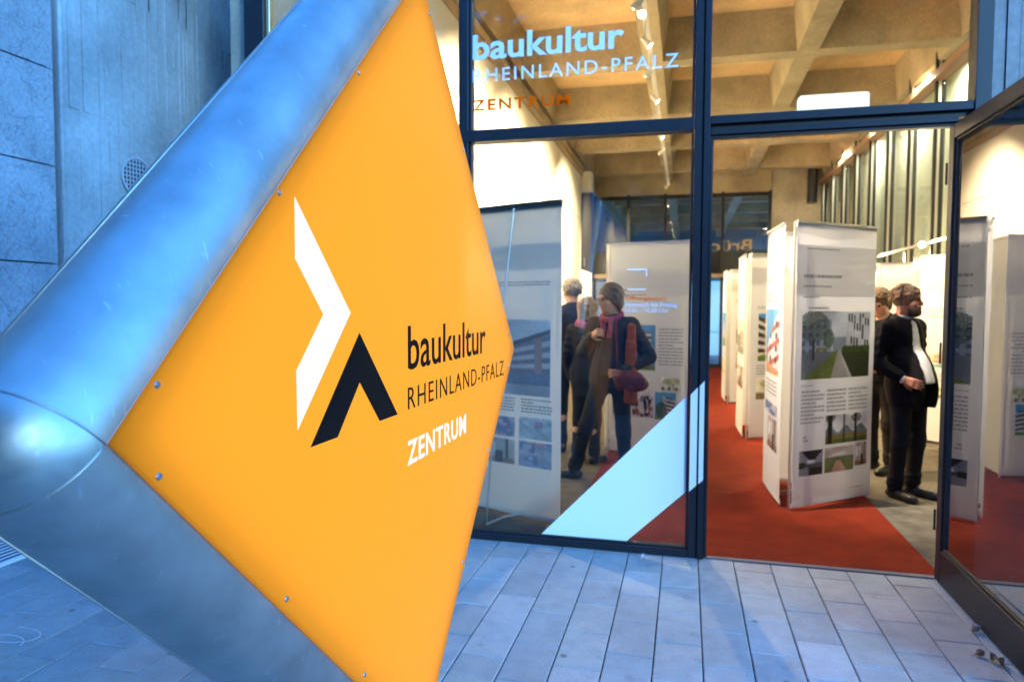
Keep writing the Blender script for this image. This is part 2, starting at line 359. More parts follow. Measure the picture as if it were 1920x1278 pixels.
for k in range(-4, 5):
    q = .034 * k; l = math.sqrt(max(.15 ** 2 - q * q, 0)); vb.box((-.004, q - .004, -l), (.003, q + .004, l)); vb.box((-.003, -l, q - .004), (.004, l, q + .004))
vb.build('grid', MATS['vent_grey'], vo)
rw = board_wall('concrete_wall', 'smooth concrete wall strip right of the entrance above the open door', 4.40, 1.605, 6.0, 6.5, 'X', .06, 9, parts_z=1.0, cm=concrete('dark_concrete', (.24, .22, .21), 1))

# ------------------------------------------------------------------ plane trees on the quay opposite (they show in the window reflections)
M_bark = mat('bark', (.16, .14, .11), .9, noise=.3, nscale=12, bump=.5, bscale=30)
M_leafs = mat('tree_leaf', (.055, .075, .03), .8, noise=.35, nscale=.9)
def tree(label, x, y, h, rad, seed):
    rr = random.Random(seed); t = thing('plane_tree', label, 'tree', (x, y, -.06), 0, 'plane trees along the quay')
    tk_ = MB(); tk_.tube([(0, 0, 0), (.05, 0, 1.6), (0, .05, 3.6), (.1, 0, h * .75)], [.26, .20, .17, .06], 10)
    ends = []
    for k in range(9):
        a = k * 2.4; b = Vector((0, 0, 2.9 + .32 * k)); e = b + Vector((math.cos(a) * rad * .8, math.sin(a) * rad * .8, 1.1 + .5 * rr.random())); m = b.lerp(e, .5) + Vector((0, 0, .35)); tk_.tube([b, m, e], [.09, .06, .02], 7); ends += [m, e]
    tk_.build('trunk', M_bark, t, smooth=True)
    c = MB()
    for k in range(190):
        if k < len(ends): p = ends[k]
        else:
            d = Vector((rr.gauss(0, 1), rr.gauss(0, 1), rr.gauss(0, .8))).normalized() * (rr.random() ** .4); p = Vector((d.x * rad, d.y * rad, h * .62 + d.z * h * .36))
        for q in range(36):
            o = p + Vector((rr.gauss(0, .42), rr.gauss(0, .42), rr.gauss(0, .34))); a = Vector((rr.gauss(0, 1), rr.gauss(0, 1), rr.gauss(0, .5))).normalized() * .30; b = a.cross(Vector((rr.gauss(0, 1), rr.gauss(0, 1), rr.gauss(0, 1)))).normalized() * .24
            c.add([o - a, o + b, o + a, o - b], [(0, 1, 2, 3)])
    c.build('crown', M_leafs, t)
for x, y, h, rad, sd, lab in ((-11, -9.5, 12, 4.6, 1, 'leftmost plane tree reflected from across the forecourt'), (-4.2, -10.5, 12, 4.8, 2, 'plane tree standing behind the viewer'), (3.4, -10, 12, 4.8, 3, 'plane tree opposite the open door')): tree(lab, x, y, h, rad, sd)

# far side of the forecourt
M_bank = mat('far_render', (.16, .16, .17), .9, noise=.2, nscale=1)
def bank(label, x0, x1, h, y=-34):
    t = thing('town_house', label, 'house', ((x0 + x1) / 2, y, -.06), 0, 'houses across the forecourt'); w_ = (x1 - x0) / 2
    MB().box((-w_, -9, 0), (w_, 0, h)).build('wall', M_bank, t)
    MB().add([(-w_ - .2, .3, h), (w_ + .2, .3, h), (w_ + .2, -9.3, h), (-w_ - .2, -9.3, h), (-w_ - .2, -4.5, h + 2.6), (w_ + .2, -4.5, h + 2.6)], [(0, 1, 5, 4), (2, 3, 4, 5), (0, 4, 3), (1, 2, 5), (0, 3, 2, 1)]).build('roof', mat('slate', (.05, .05, .06), .7), t)
    nx = int(w_ * 2 / 2.4); wn = None
    for j in range(int(h / 2.9)):
        for i in range(nx):
            p = (-w_ + 1.2 + i * 2.4 * (w_ * 2 - 2.4) / max(1, (nx - 1) * 2.4), .002, .9 + j * 2.9)
            if wn is None:
                m = MB(); m.box((-.55, 0, 0), (.55, .05, 1.5)); wn = m.build('window', mat('far_glass', (.02, .022, .028), .15), t); wn.location = p
            else: linkcopy(wn, t, p)
for lab, a, b, h in (('low grey house at the far left across the forecourt', -62, -38, 8), ('long grey house across the forecourt behind the viewer', -37.5, -14, 9.5), ('tall grey house across the forecourt in the middle', -13.6, 6, 11), ('grey house across the forecourt opposite the door', 6.4, 28, 9), ('low grey house at the far right across the forecourt', 28.5, 60, 8)): bank(lab, a, b, h)

# ------------------------------------------------------------------ building shell
HC, XL, XR, YB = 4.87, -2.41, 3.3, 18.6
fl = MB(); fl.box((-4.2, 4.43, -.05), (6, YB + .2, -.008)); tag(fl.build('interior_floor', M_floor), kind='structure')
cp = MB(); cp.box((-.78, 4.435, -.006), (1.46, YB - .05, .006)); tag(cp.build('carpet_runner', M_carpet), 'long rust-red carpet runner leading from the door to the back', 'carpet')
ce = tag(MB().box((-3.1, 4.45, HC + .55), (XR + .6, 34, HC + .75)).build('ceiling', concrete('coffer_slab_lit', (.86, .62, .35), 0, bump=.4)), kind='structure')  # slab colour lightened in place of lamplight reaching into the coffers
def rib(A, B, w0=.24, w1=.40, parent=ce):
    A, B = Vector(A), Vector(B); d = (B - A).normalized(); a = d.cross(Vector((0, 0, 1))); v = []
    for P in (A, B):
        v += [P - a * w0 / 2, P + a * w0 / 2, P + a * w1 / 2 + Vector((0, 0, .56)), P - a * w1 / 2 + Vector((0, 0, .56))]
    m = MB().add(v, [(0, 1, 2, 3), (7, 6, 5, 4), (0, 4, 5, 1), (1, 5, 6, 2), (2, 6, 7, 3), (3, 7, 4, 0)]); return m.build('rib', M_concI, parent)
RX = [-2.45, -.48, 1.48, 3.36]; RY = [4.75, 7.25, 9.9, 12.55, 15.05, 17.75]
for x in RX: rib((x, 4.46, HC), (x, YB, HC), .26)
for y in RY:
    for a, b in zip(RX, RX[1:]): rib((a + .1, y, HC + .004), (b - .1, y, HC + .004), .28)
for x in RX[:3] + [3.36]: rib((x, YB + .12, HC), (x, 34, HC), .26)
for y in (20.5, 23.1, 25.7, 28.3, 30.9):
    for a, b in zip(RX, RX[1:]): rib((a + .1, y, HC + .004), (b - .1, y, HC + .004), .28)
up = MB().box((-3.1, 4.50, HC + .76), (6, 34, 11)); tag(up.build('upper_building', M_conc), 'plain concrete upper storeys above the glass front', 'building')

# gallery walls
wl = thing('white_wall', 'brightly lit white gallery wall along the left side', 'wall')
MB().box((XL - .14, 5.7, -.006), (XL, 16.3, 4.60)).build('plaster', M_white, wl)
MB().box((XL - .16, 5.66, 4.602), (XL + .03, 16.45, 4.70)).build('top_rail', mat('tan_rail', (.55, .42, .28), .6), wl)
MB().box((XL - .14, 5.66, 4.702), (XL + .06, 16.45, 4.80)).build('rail_beam', M_concI, wl)
MB().box((XL - .1, 16.30, 4.30), (XL + .22, 16.75, 4.72)).build('end_block', M_white, wl)
MB().tube([(XL + .006, 5.8, 3.61), (XL + .006, 16.2, 3.60)], .006, 6).build('picture_wire', mat('wire_tan', (.5, .40, .26), .5), wl)
MB().box((XL - .09, 16.8, 2.46), (XL - .05, YB, HC + .5)).build('side_glazing', MATS['gap_dark'], wl)
MB().box((XL - .14, 16.31, -.006), (XL - .02, 18.4, 2.45)).build('low_wall', M_white, wl)
MB().box((XL - .02, 16.7, 2.55), (XL + .0, 16.95, 2.75)).build('small_sign', mat('sign_grey', (.12, .11, .12), .5), wl)
al = thing('concrete_wall', 'tan concrete wall behind the far left window pane', 'wall')
MB().box((-3.25, 4.50, -.006), (-3.02, 16, HC + .5)).build('concrete_face', M_concW, al)
# back of the gallery
bw = thing('back_wall', 'tan concrete pier at the far right end of the gallery', 'wall')
MB().box((2.06, YB, -.006), (3.9, YB + .3, HC + .54)).build('pier', M_concW, bw)
MB().tube([(2.98, YB - .12, HC + .2), (2.98, YB - .12, 4.15)], .11, 14).build('drain_pipe', M_black, bw)
bg_ = thing('back_glazing', 'dark-framed glazing closing the far end of the gallery', 'window wall')
f = MB()
for x in (-2.38, -1.5, -.55, .28, .885, 2.02): f.box((x - .035, YB - .04, 0), (x + .035, YB + .06, 4.5))
f.build('mullion', M_frameD, bg_)
f = MB()
for z, h in ((4.42, .09), (3.02, .02), (.05, .1)): f.box((-2.38, YB - .035, z - h / 2), (2.02, YB + .05, z + h / 2))
f.build('rail', M_frameD, bg_)
MB().box((-2.4, YB - .03, 4.47), (2.05, YB + .2, HC + .5)).build('header', M_concI, bg_)
MB().box((-2.38, YB - .05, 2.33), (2.02, YB + .07, 2.43)).build('timber_rail', mat('timber', (.30, .22, .14), .6), bg_)
for a, b in ((-2.345, -1.535), (-1.465, -.585), (-.515, .245), (.315, .85), (.92, 1.985)):
    pn = MB().box((a, YB, .1), (b, YB + .012, 2.33)).build('pane', M_glassR, bg_)
    up_ = MB().box((a, YB, 2.43), (b, YB + .012, 4.375)).build('pane', M_glassR, bg_)
MB().box((-2.345, YB + .016, 2.43), (1.985, YB + .03, 2.99)).build('dark_panel', mat('dark_panel', (.035, .037, .045), .5), bg_)
lettering('lettering', 'Brücken', (1.60, YB - .005, 3.0), (-1, 0, 0), (0, 0, 1), 1.75, .29, mat('gold_letter', (.42, .30, .12), .6), bg_, .012)
# outdoors beyond: blue-lit court with steps
bt = thing('back_steps', 'blue-lit pale steps and parapet outside the far end glazing', 'steps')
M_pale = mat('pale_render', (.62, .66, .70), .8)
for k in range(4): MB().box((-3, 24.0 + .4 * k, -.05), (4, 27, .17 * (k + 1) - .004 * k)).build('step', M_pale, bt)
MB().box((-6, 27.1, -.05), (8, 27.4, 2.55)).build('parapet', M_pale, bt)
MB().box((-4.6, YB + .4, -.05), (-4.3, 27, 5.4)).build('side_wall', MATS['dark_panel'], bt)
MB().box((-12, YB + .45, -.055), (14, 40, -.02)).build('court_paving', M_pav[0], bt)

tag(MB().box((-40, 36, -.06), (40, 44, 16)).build('building', mat('dark_facade', (.10, .10, .11), .9, noise=.2)), 'dark building mass far behind the steps beyond the back glazing', 'building')

# right glass wall of fins
gr_ = thing('fin_glazing', 'row of tall dark window fins with pale panes along the right side', 'window wall')
ys = [4.80 + 1.15 * k for k in range(13)]
for k, y in enumerate(ys):
    o = MB().box((XR - .085, y, 0), (XR + .04, y + .06, HC + .3)).build('fin', mat('fin_dark', (.022, .020, .017), .5, .3), gr_)
    MB().box((XR - .055, y - .022, 0), (XR - .025, y - .002, HC + .3)).build('silver_edge', mat('fin_silver', (.55, .54, .50), .35, .8), o)
for a, b in zip(ys, ys[1:]):
    MB().box((XR, a + .052, .1), (XR + .012, b - .028, HC + .3)).build('pane', M_glassR, gr_)
MB().box((XR - .14, 4.6, 4.60), (XR + .04, YB, 4.70)).build('head_rail', mat('head_rail', (.30, .17, .10), .5), gr_)
MB().box((XR - .13, 4.6, 0), (XR + .04, YB, .1)).build('sill', M_frameD, gr_)
rs = thing('blind_wall', 'pale greenish screen wall just outside the right window fins', 'wall')
M_blind = mat('pale_green', (.80, .82, .66), .8, noise=.06, nscale=1)
y = 4.6; k = 0
while y < YB:
    MB().box((XR + .55, y, 0), (XR + .58 + .006 * (k % 2), y + 1.39, HC + .5)).build('screen_panel', M_blind, rs); y += 1.4; k += 1

# ------------------------------------------------------------------ glazed entrance front
FY = 4.405
gf = thing('glass_front', 'dark steel framed glass front with lettering and a pale diagonal stripe', 'shop front', (0, FY, 0))
def part(name, a, b, m=M_frame, bev=.003, par=gf):
    return MB().box((a[0], a[1] - FY, a[2]), (b[0], b[1] - FY, b[2])).build(name, m, par, bevel=bev)
HT = 5.35
part('post', (-3.05, 4.37, 0), (-2.895, 4.47, HT)); part('bead', (-2.893, 4.40, 0), (-2.865, 4.46, HT), mat('lit_bead', (.5, .42, .25), .35, .6))  # this bead's yellow colour paints in the warm interior light on the frame
part('post', (-1.447, 4.37, .0), (-1.395, 4.47, HT))
part('glazing_bead', (-1.393, 4.392, .06), (-1.375, 4.45, HT), M_frameD); part('glazing_bead', (-1.467, 4.392, .06), (-1.449, 4.45, HT), M_frameD)
part('post', (.036, 4.375, 0), (.083, 4.47, HT)); part('post', (.0895, 4.365, 0), (.128, 4.47, HT)); part('groove', (.083, 4.39, 0), (.0895, 4.46, HT), M_frameD)
part('glazing_bead', (.018, 4.392, .062), (.034, 4.45, HT), M_frameD)
part('jamb', (1.455, 4.372, 0), (1.522, 4.47, 2.60)); part('post', (1.524, 4.36, 0), (1.603, 4.48, HT), M_frameD)
part('transom', (-2.893, 4.368, 2.622), (.034, 4.47, 2.697)); part('transom', (.130, 4.368, 2.648), (1.522, 4.47, 2.697))
part('shadow_gap', (.130, 4.40, 2.618), (1.522, 4.46, 2.648), M_frameD); part('door_header', (.130, 4.374, 2.585), (1.453, 4.47, 2.617)); part('door_stop', (.130, 4.392, 2.566), (1.453, 4.45, 2.584), M_frameD)
part('door_stop', (.130, 4.395, 0), (.148, 4.45, 2.566), M_frameD)
part('bottom_rail', (-2.893, 4.372, 0), (.034, 4.47, .048)); part('bottom_bead', (-2.893, 4.393, .048), (.034, 4.45, .061), M_frameD)
part('threshold', (.13, 4.385, -.01), (1.453, 4.43, .007), mat('threshold', (.10, .10, .11), .6))
panes = {}
for nm, x0, x1, z0, z1 in (('a', -2.863, -1.468, .061, 2.622), ('b', -2.863, -1.468, 2.697, HT), ('c', -1.374, .018, .061, 2.622), ('d', -1.374, .018, 2.697, HT), ('e', .13, 1.522, 2.697, HT)):
    panes[nm] = MB().box((x0, .007, z0), (x1, .019, z1)).build('glass_pane', M_glass, gf)
PX, PZ = (1, 0, 0), (0, 0, 1); yl = -.0008 + .007
lettering('lettering', 'baukultur', (-1.376, yl, 3.160), PX, PZ, .98, .158, M_filmB, panes['d'], .022)
lettering('lettering', 'RHEINLAND-PFALZ', (-1.376, yl, 3.014), PX, PZ, 1.312, .083, M_filmB, panes['d'], .004, 1.25)
lettering('lettering', 'ZENTRUM', (-1.374, yl, 2.831), PX, PZ, .643, .069, M_filmO, panes['d'], .022, 1.25)
lettering('lettering', 'Öffnungszeiten:', (-.368, yl, 1.598), PX, PZ, .258, .031, M_filmO, panes['c'], .016)
lettering('lettering', 'Mittwoch bis Freitag', (-.368, yl, 1.556), PX, PZ, .318, .026, M_filmB, panes['c'], .016)
lettering('lettering', '14.00 – 18.00 Uhr', (-.370, yl, 1.520), PX, PZ, .268, .026, M_filmB, panes['c'], .016)
mk = MB(); ya, yb = yl - .0008, yl
mk.box((-.358, ya, 1.784), (-.236, yb, 1.793)); mk.box((-.244, ya, 1.745), (-.236, yb, 1.7839)); mk.box((-.358, ya, 1.660), (-.241, yb, 1.668)); mk.build('line_mark', M_film, panes['c'])
# diagonal stripe: on the pane, then two slips on the post profiles
xz = lambda y: (lambda u, v: Vector((u, y, v)))
def edge(x, lo): # stripe edges climb to the right
    return (.0615 + (x + .342) * (.445 - .0615) / (.062 + .342)) if lo else (.0615 + (x + .898) * (1.005 - .0615) / (.018 + .898))
S = Vector((0, -.0009, 0))
MB().prism([(-.897, .0615), (-.342, .0615), (.0175, edge(.0175, 1)), (.0175, edge(.0175, 0))], xz(.0062), S).build('diagonal_stripe', M_film, panes['c'])
MB().prism([(.0385, edge(.03, 1)), (.0805, edge(.075, 1)), (.0805, edge(.075, 0)), (.0385, edge(.03, 0))], xz(-.0302), S).build('diagonal_stripe', M_film, gf)
MB().prism([(.092, edge(.086, 1)), (.120, edge(.116, 1)), (.120, edge(.116, 0)), (.092, edge(.086, 0))], xz(-.0402), S).build('diagonal_stripe', M_film, gf)

# open door leaf, swung out square to the front
DX = 1.402
dr = thing('glass_door', 'open dark framed glass door swung outward at the right edge', 'door', (DX, 4.36, 0))
LL = 1.36
def dp(name, y0, y1, z0, z1, x0=0, x1=.052, m=M_frame, bev=.004): return MB().box((x0, y0, z0), (x1, y1, z1)).build(name, m, dr, bevel=bev)
dp('hinge_stile', -.075, 0, .012, 2.555); dp('lock_stile', -LL, -LL + .08, .012, 2.555); dp('top_rail', -LL + .081, -.076, 2.475, 2.555); dp('bottom_rail', -LL + .081, -.076, .012, .20)
dp('bead', -LL + .081, -.076, .20, .213, .012, .04, M_frameD); dp('bead', -LL + .081, -.076, 2.462, 2.475, .012, .04, M_frameD); dp('bead', -.09, -.076, .214, 2.461, .012, .04, M_frameD)
MB().box((.022, -LL + .081, .214), (.032, -.0905, 2.461)).build('glass_pane', M_doorglass, dr)
for z in (.35, 1.3, 2.3): MB().tube([(-.004, .012, z - .06), (-.004, .012, z + .06)], .006, 10).build('hinge', M_black, dr)
hd = MB(); hd.tube([(-.05, -LL + .04, .85), (-.05, -LL + .04, 1.25)], .012); hd.build('pull_handle', M_alu, dr)

# emergency lamp above the door
em = thing('emergency_lamp', 'glowing white emergency light box resting on the door transom', 'lamp', (.86, 4.62, 2.70))
MB().box((-.205, 0, .03), (.195, .09, .155)).build('diffuser', emis('lamp_glow', (.93, 1, .98), .40), em, bevel=.012)
MB().box((-.205, .0, 0), (.195, .09, .028)).build('base', M_lampbody, em)

# ------------------------------------------------------------------ diamond sign
XS, CY, CZ, HD, RT = -.79, 2.006, 1.353, 1.198, .124
sg = thing('diamond_sign', 'big orange diamond light-box sign with rounded metal edges standing outside', 'sign', (XS, CY, 0))
def metal_mat():
    m = bpy.data.materials.new('dull_steel'); m.use_nodes = True; n = m.node_tree; b = n.nodes['Principled BSDF']; L = n.links.new
    b.inputs['Metallic'].default_value = .95; tc = n.nodes.new('ShaderNodeTexCoord')
    def tex(s, st=(1, 1, 1), d=6):
        mp = n.nodes.new('ShaderNodeMapping'); mp.inputs['Scale'].default_value = st; t = n.nodes.new('ShaderNodeTexNoise'); t.inputs['Scale'].default_value = s; t.inputs['Detail'].default_value = d
        L(tc.outputs['Object'], mp.inputs[0]); L(mp.outputs[0], t.inputs[0]); return t
    def rng_(o, a, b_, lo=.3, hi=.7):
        r = n.nodes.new('ShaderNodeMapRange'); r.inputs[1].default_value = lo; r.inputs[2].default_value = hi; r.inputs[3].default_value = a; r.inputs[4].default_value = b_; L(o, r.inputs[0]); return r.outputs[0]
    a, c, s = tex(7), tex(70), tex(8, (1, 1, 1), 10)
    rmp = n.nodes.new('ShaderNodeMath'); rmp.operation = 'ADD'; L(rng_(a.outputs[0], .42, .49), rmp.inputs[0]); L(rng_(c.outputs[0], -.05, .06), rmp.inputs[1]); L(rmp.outputs[0], b.inputs['Roughness'])
    v = n.nodes.new('ShaderNodeVectorMath'); v.operation = 'SCALE'; v.inputs[0].default_value = (.42, .395, .365); L(rng_(s.outputs[0], .84, 1.16), v.inputs['Scale'])
    # sparse pale scuffs
    sc_ = rng_(tex(26, (1, 3.2, .7), 10).outputs[0], 0, .7, .66, .74)
    mxx = n.nodes.new('ShaderNodeMix'); mxx.data_type = 'RGBA'; L(sc_, mxx.inputs[0]); L(v.outputs[0], mxx.inputs[6]); mxx.inputs[7].default_value = (.62, .64, .66, 1); L(mxx.outputs[2], b.inputs['Base Color'])
    bp = n.nodes.new('ShaderNodeBump'); bp.inputs['Strength'].default_value = .06; bp.inputs['Distance'].default_value = .01; L(tex(5).outputs[0], bp.inputs['Height']); L(bp.outputs[0], b.inputs['Normal'])
    return m
M_steel = metal_mat()
corners = [Vector((0, -HD, CZ)), Vector((0, 0, CZ + HD)), Vector((0, HD, CZ)), Vector((0, 0, CZ - HD))]
ax = Vector((1, 0, 0)); cen = Vector((0, 0, CZ)); NT = 28
def outn(A, B):
    d = (B - A).normalized(); n = ax.cross(d); return n if n.dot((A + B) / 2 - cen) > 0 else -n
norms = []
for i in range(4):
    A, B = corners[i], corners[(i + 1) % 4]; n = outn(A, B); norms.append(n); v, f = [], []
    NS = 12
    for s in range(NS + 1):
        P = A.lerp(B, s / NS) + Vector((-RT - .008, 0, 0))
        for k in range(NT + 1): t = math.pi * k / NT; v.append(P + ax * (RT * math.cos(t)) + n * (RT * math.sin(t)))
    for s in range(NS):
        for k in range(NT): a = s * (NT + 1) + k; f.append((a, a + 1, a + NT + 2, a + NT + 1))
    eo = MB().add(v, f).build('edge_tube', M_steel, sg, smooth=True)
    t = R(106); q = ax * (RT * math.cos(t)) + n * (RT * math.sin(t)) + Vector((-RT - .008, 0, 0))
    MB().tube([A + q, B + q], .0028, 6).build('seam', M_steel, eo, smooth=True)
for i in range(4):
    C_ = corners[i] + Vector((-RT - .008, 0, 0)); n0, n1 = norms[i - 1], norms[i]; v, f = [], []; NA = 18
    for a in range(NA + 1):
        s = a / NA * math.pi / 2; nn = n0 * math.cos(s) + n1 * math.sin(s)
        for k in range(NT + 1): t = math.pi * k / NT; v.append(C_ + ax * (RT * math.cos(t)) + nn * (RT * math.sin(t)))
    for a in range(NA):
        for k in range(NT): b = a * (NT + 1) + k; f.append((b, b + 1, b + NT + 2, b + NT + 1))
    co = MB().add(v, f).build('corner_cap', M_steel, sg, smooth=True)
    for nn in (n0, n1):
        MB().tube([C_ + ax * (RT * math.cos(math.pi * k / 24)) + nn * (RT * math.sin(math.pi * k / 24)) for k in range(25)], .0022, 6).build('weld_seam', M_steel, co, smooth=True)
def dia(s): return [(-s, CZ), (0, CZ + s), (s, CZ), (0, CZ - s)]
yz = lambda x: (lambda u, v: Vector((x, u, v)))
# translucent acrylic front, lamps behind it
def acrylic():
    m = bpy.data.materials.new('orange_acrylic'); m.use_nodes = True; n = m.node_tree; n.nodes.clear(); L = n.links.new
    d = n.nodes.new('ShaderNodeBsdfDiffuse'); d.inputs[0].default_value = (.55, .155, .007, 1)
    t = n.nodes.new('ShaderNodeBsdfTranslucent'); t.inputs[0].default_value = (.98, .355, .027, 1)
    a = n.nodes.new('ShaderNodeMixShader'); a.inputs[0].default_value = .6; L(d.outputs[0], a.inputs[1]); L(t.outputs[0], a.inputs[2])
    g_ = n.nodes.new('ShaderNodeBsdfGlossy'); g_.inputs['Roughness'].default_value = .4
    fr_ = n.nodes.new('ShaderNodeFresnel'); fr_.inputs[0].default_value = 1.08
    b_ = n.nodes.new('ShaderNodeMixShader'); L(fr_.outputs[0], b_.inputs[0]); L(a.outputs[0], b_.inputs[1]); L(g_.outputs[0], b_.inputs[2])
    o = n.nodes.new('ShaderNodeOutputMaterial'); L(b_.outputs[0], o.inputs[0]); return m
M_acr = acrylic()
s = HD - .001
P = [Vector((0, u, v)) for u, v in dia(s)]; Q = [p + Vector((-.006, 0, 0)) for p in P]
fp = MB().add(P + Q, [(0, 1, 2, 3)] + [(i, i + 4, (i + 1) % 4 + 4, (i + 1) % 4) for i in range(4)]).build('front_panel', M_acr, sg)
MB().prism(dia(HD - .05), yz(-.045), Vector((-.01, 0, 0))).build('lamp_sheet', emis('sign_lamps', (1, .98, .93), .46), sg)
fl_ = MB()
for (a, b), (c_, d_) in zip(dia(HD - .003), dia(HD - .003)[1:] + dia(HD - .003)[:1]): fl_.add([(-.0068, a, b), (-.0068, c_, d_), (-.12, c_, d_), (-.12, a, b)], [(0, 1, 2, 3)])
fl_.build('inner_flange', M_lampbody, sg)
MB().prism(dia(HD - .002), yz(-.12), Vector((-.003, 0, 0))).build('back_tray', M_lampbody, sg)
MB().prism(dia(HD - .001), yz(-2 * RT - .009), Vector((-.006, 0, 0))).build('rear_panel', mat('rear_orange', (.6, .2, .012), .4), sg)
dy = lambda L_: [(a - CY, b) for a, b in L_]
M_blk = mat('black_vinyl', (.006, .005, .005), .5, spec=.04); M_lit = emis('white_lit', (1, 1, 1), .27)
chev = [(1.2943, 1.7755), (1.5368, 1.5339), (1.2962, 1.2900), (1.2942, 1.4148), (1.4082, 1.5322), (1.2943, 1.6488)]
arr = [(1.5845, 1.484), (1.8179, 1.2446), (1.7001, 1.2446), (1.5836, 1.3611), (1.4680, 1.2432), (1.3476, 1.2430)]
MB().prism(dy(chev), yz(.0005), Vector((.0012, 0, 0))).build('white_chevron', M_lit, sg)
MB().prism(dy(arr), yz(.0005), Vector((.0012, 0, 0))).build('black_chevron', M_blk, sg)
UY = (0, 1, 0)
lettering('lettering', 'baukultur', (.0005, 1.896 - CY, 1.3655), UY, PZ, .812, .128, M_blk, sg, .006)
lettering('lettering', 'RHEINLAND-PFALZ', (.0005, 1.895 - CY, 1.2465), UY, PZ, 1.105, .065, M_blk, sg, -.006, 1.18)
lettering('lettering', 'ZENTRUM', (.0005, 1.890 - CY, 1.0822), UY, PZ, .560, .070, M_lit, sg, .018, 1.10)
scr = None
for y, z in [(1.239, 1.775), (1.590, 2.123), (.900, 1.428), (.900, 1.285), (1.248, .947), (1.601, .601), (2.079, 2.462), (2.422, 2.115), (2.762, 1.775), (3.10, 1.425), (3.10, 1.28), (2.762, .95), (2.412, .604), (1.93, 2.455), (1.95, .26), (2.07, .26)]:
    if scr is None:
        n = 12; k_ = MB(); k_.v = [(0, .0064 * math.cos(2 * math.pi * k / n), .0064 * math.sin(2 * math.pi * k / n)) for k in range(n)] + [(.003, .0045 * math.cos(2 * math.pi * k / n), .0045 * math.sin(2 * math.pi * k / n)) for k in range(n)]
        k_.f = [(k, (k + 1) % n, n + (k + 1) % n, n + k) for k in range(n)] + [tuple(range(n, 2 * n))]; k_.mi = [0] * len(k_.f); scr = k_.build('screw', mat('screw_steel', (.34, .35, .36), .45, 1), sg); o = scr
    else: o = linkcopy(scr, sg)
    o.location = (.0004, y - CY, z)
MB().box((-RT - .17, -.2, 0), (-RT + .12, .2, .035)).build('foot_plate', M_steel, sg, bevel=.004)

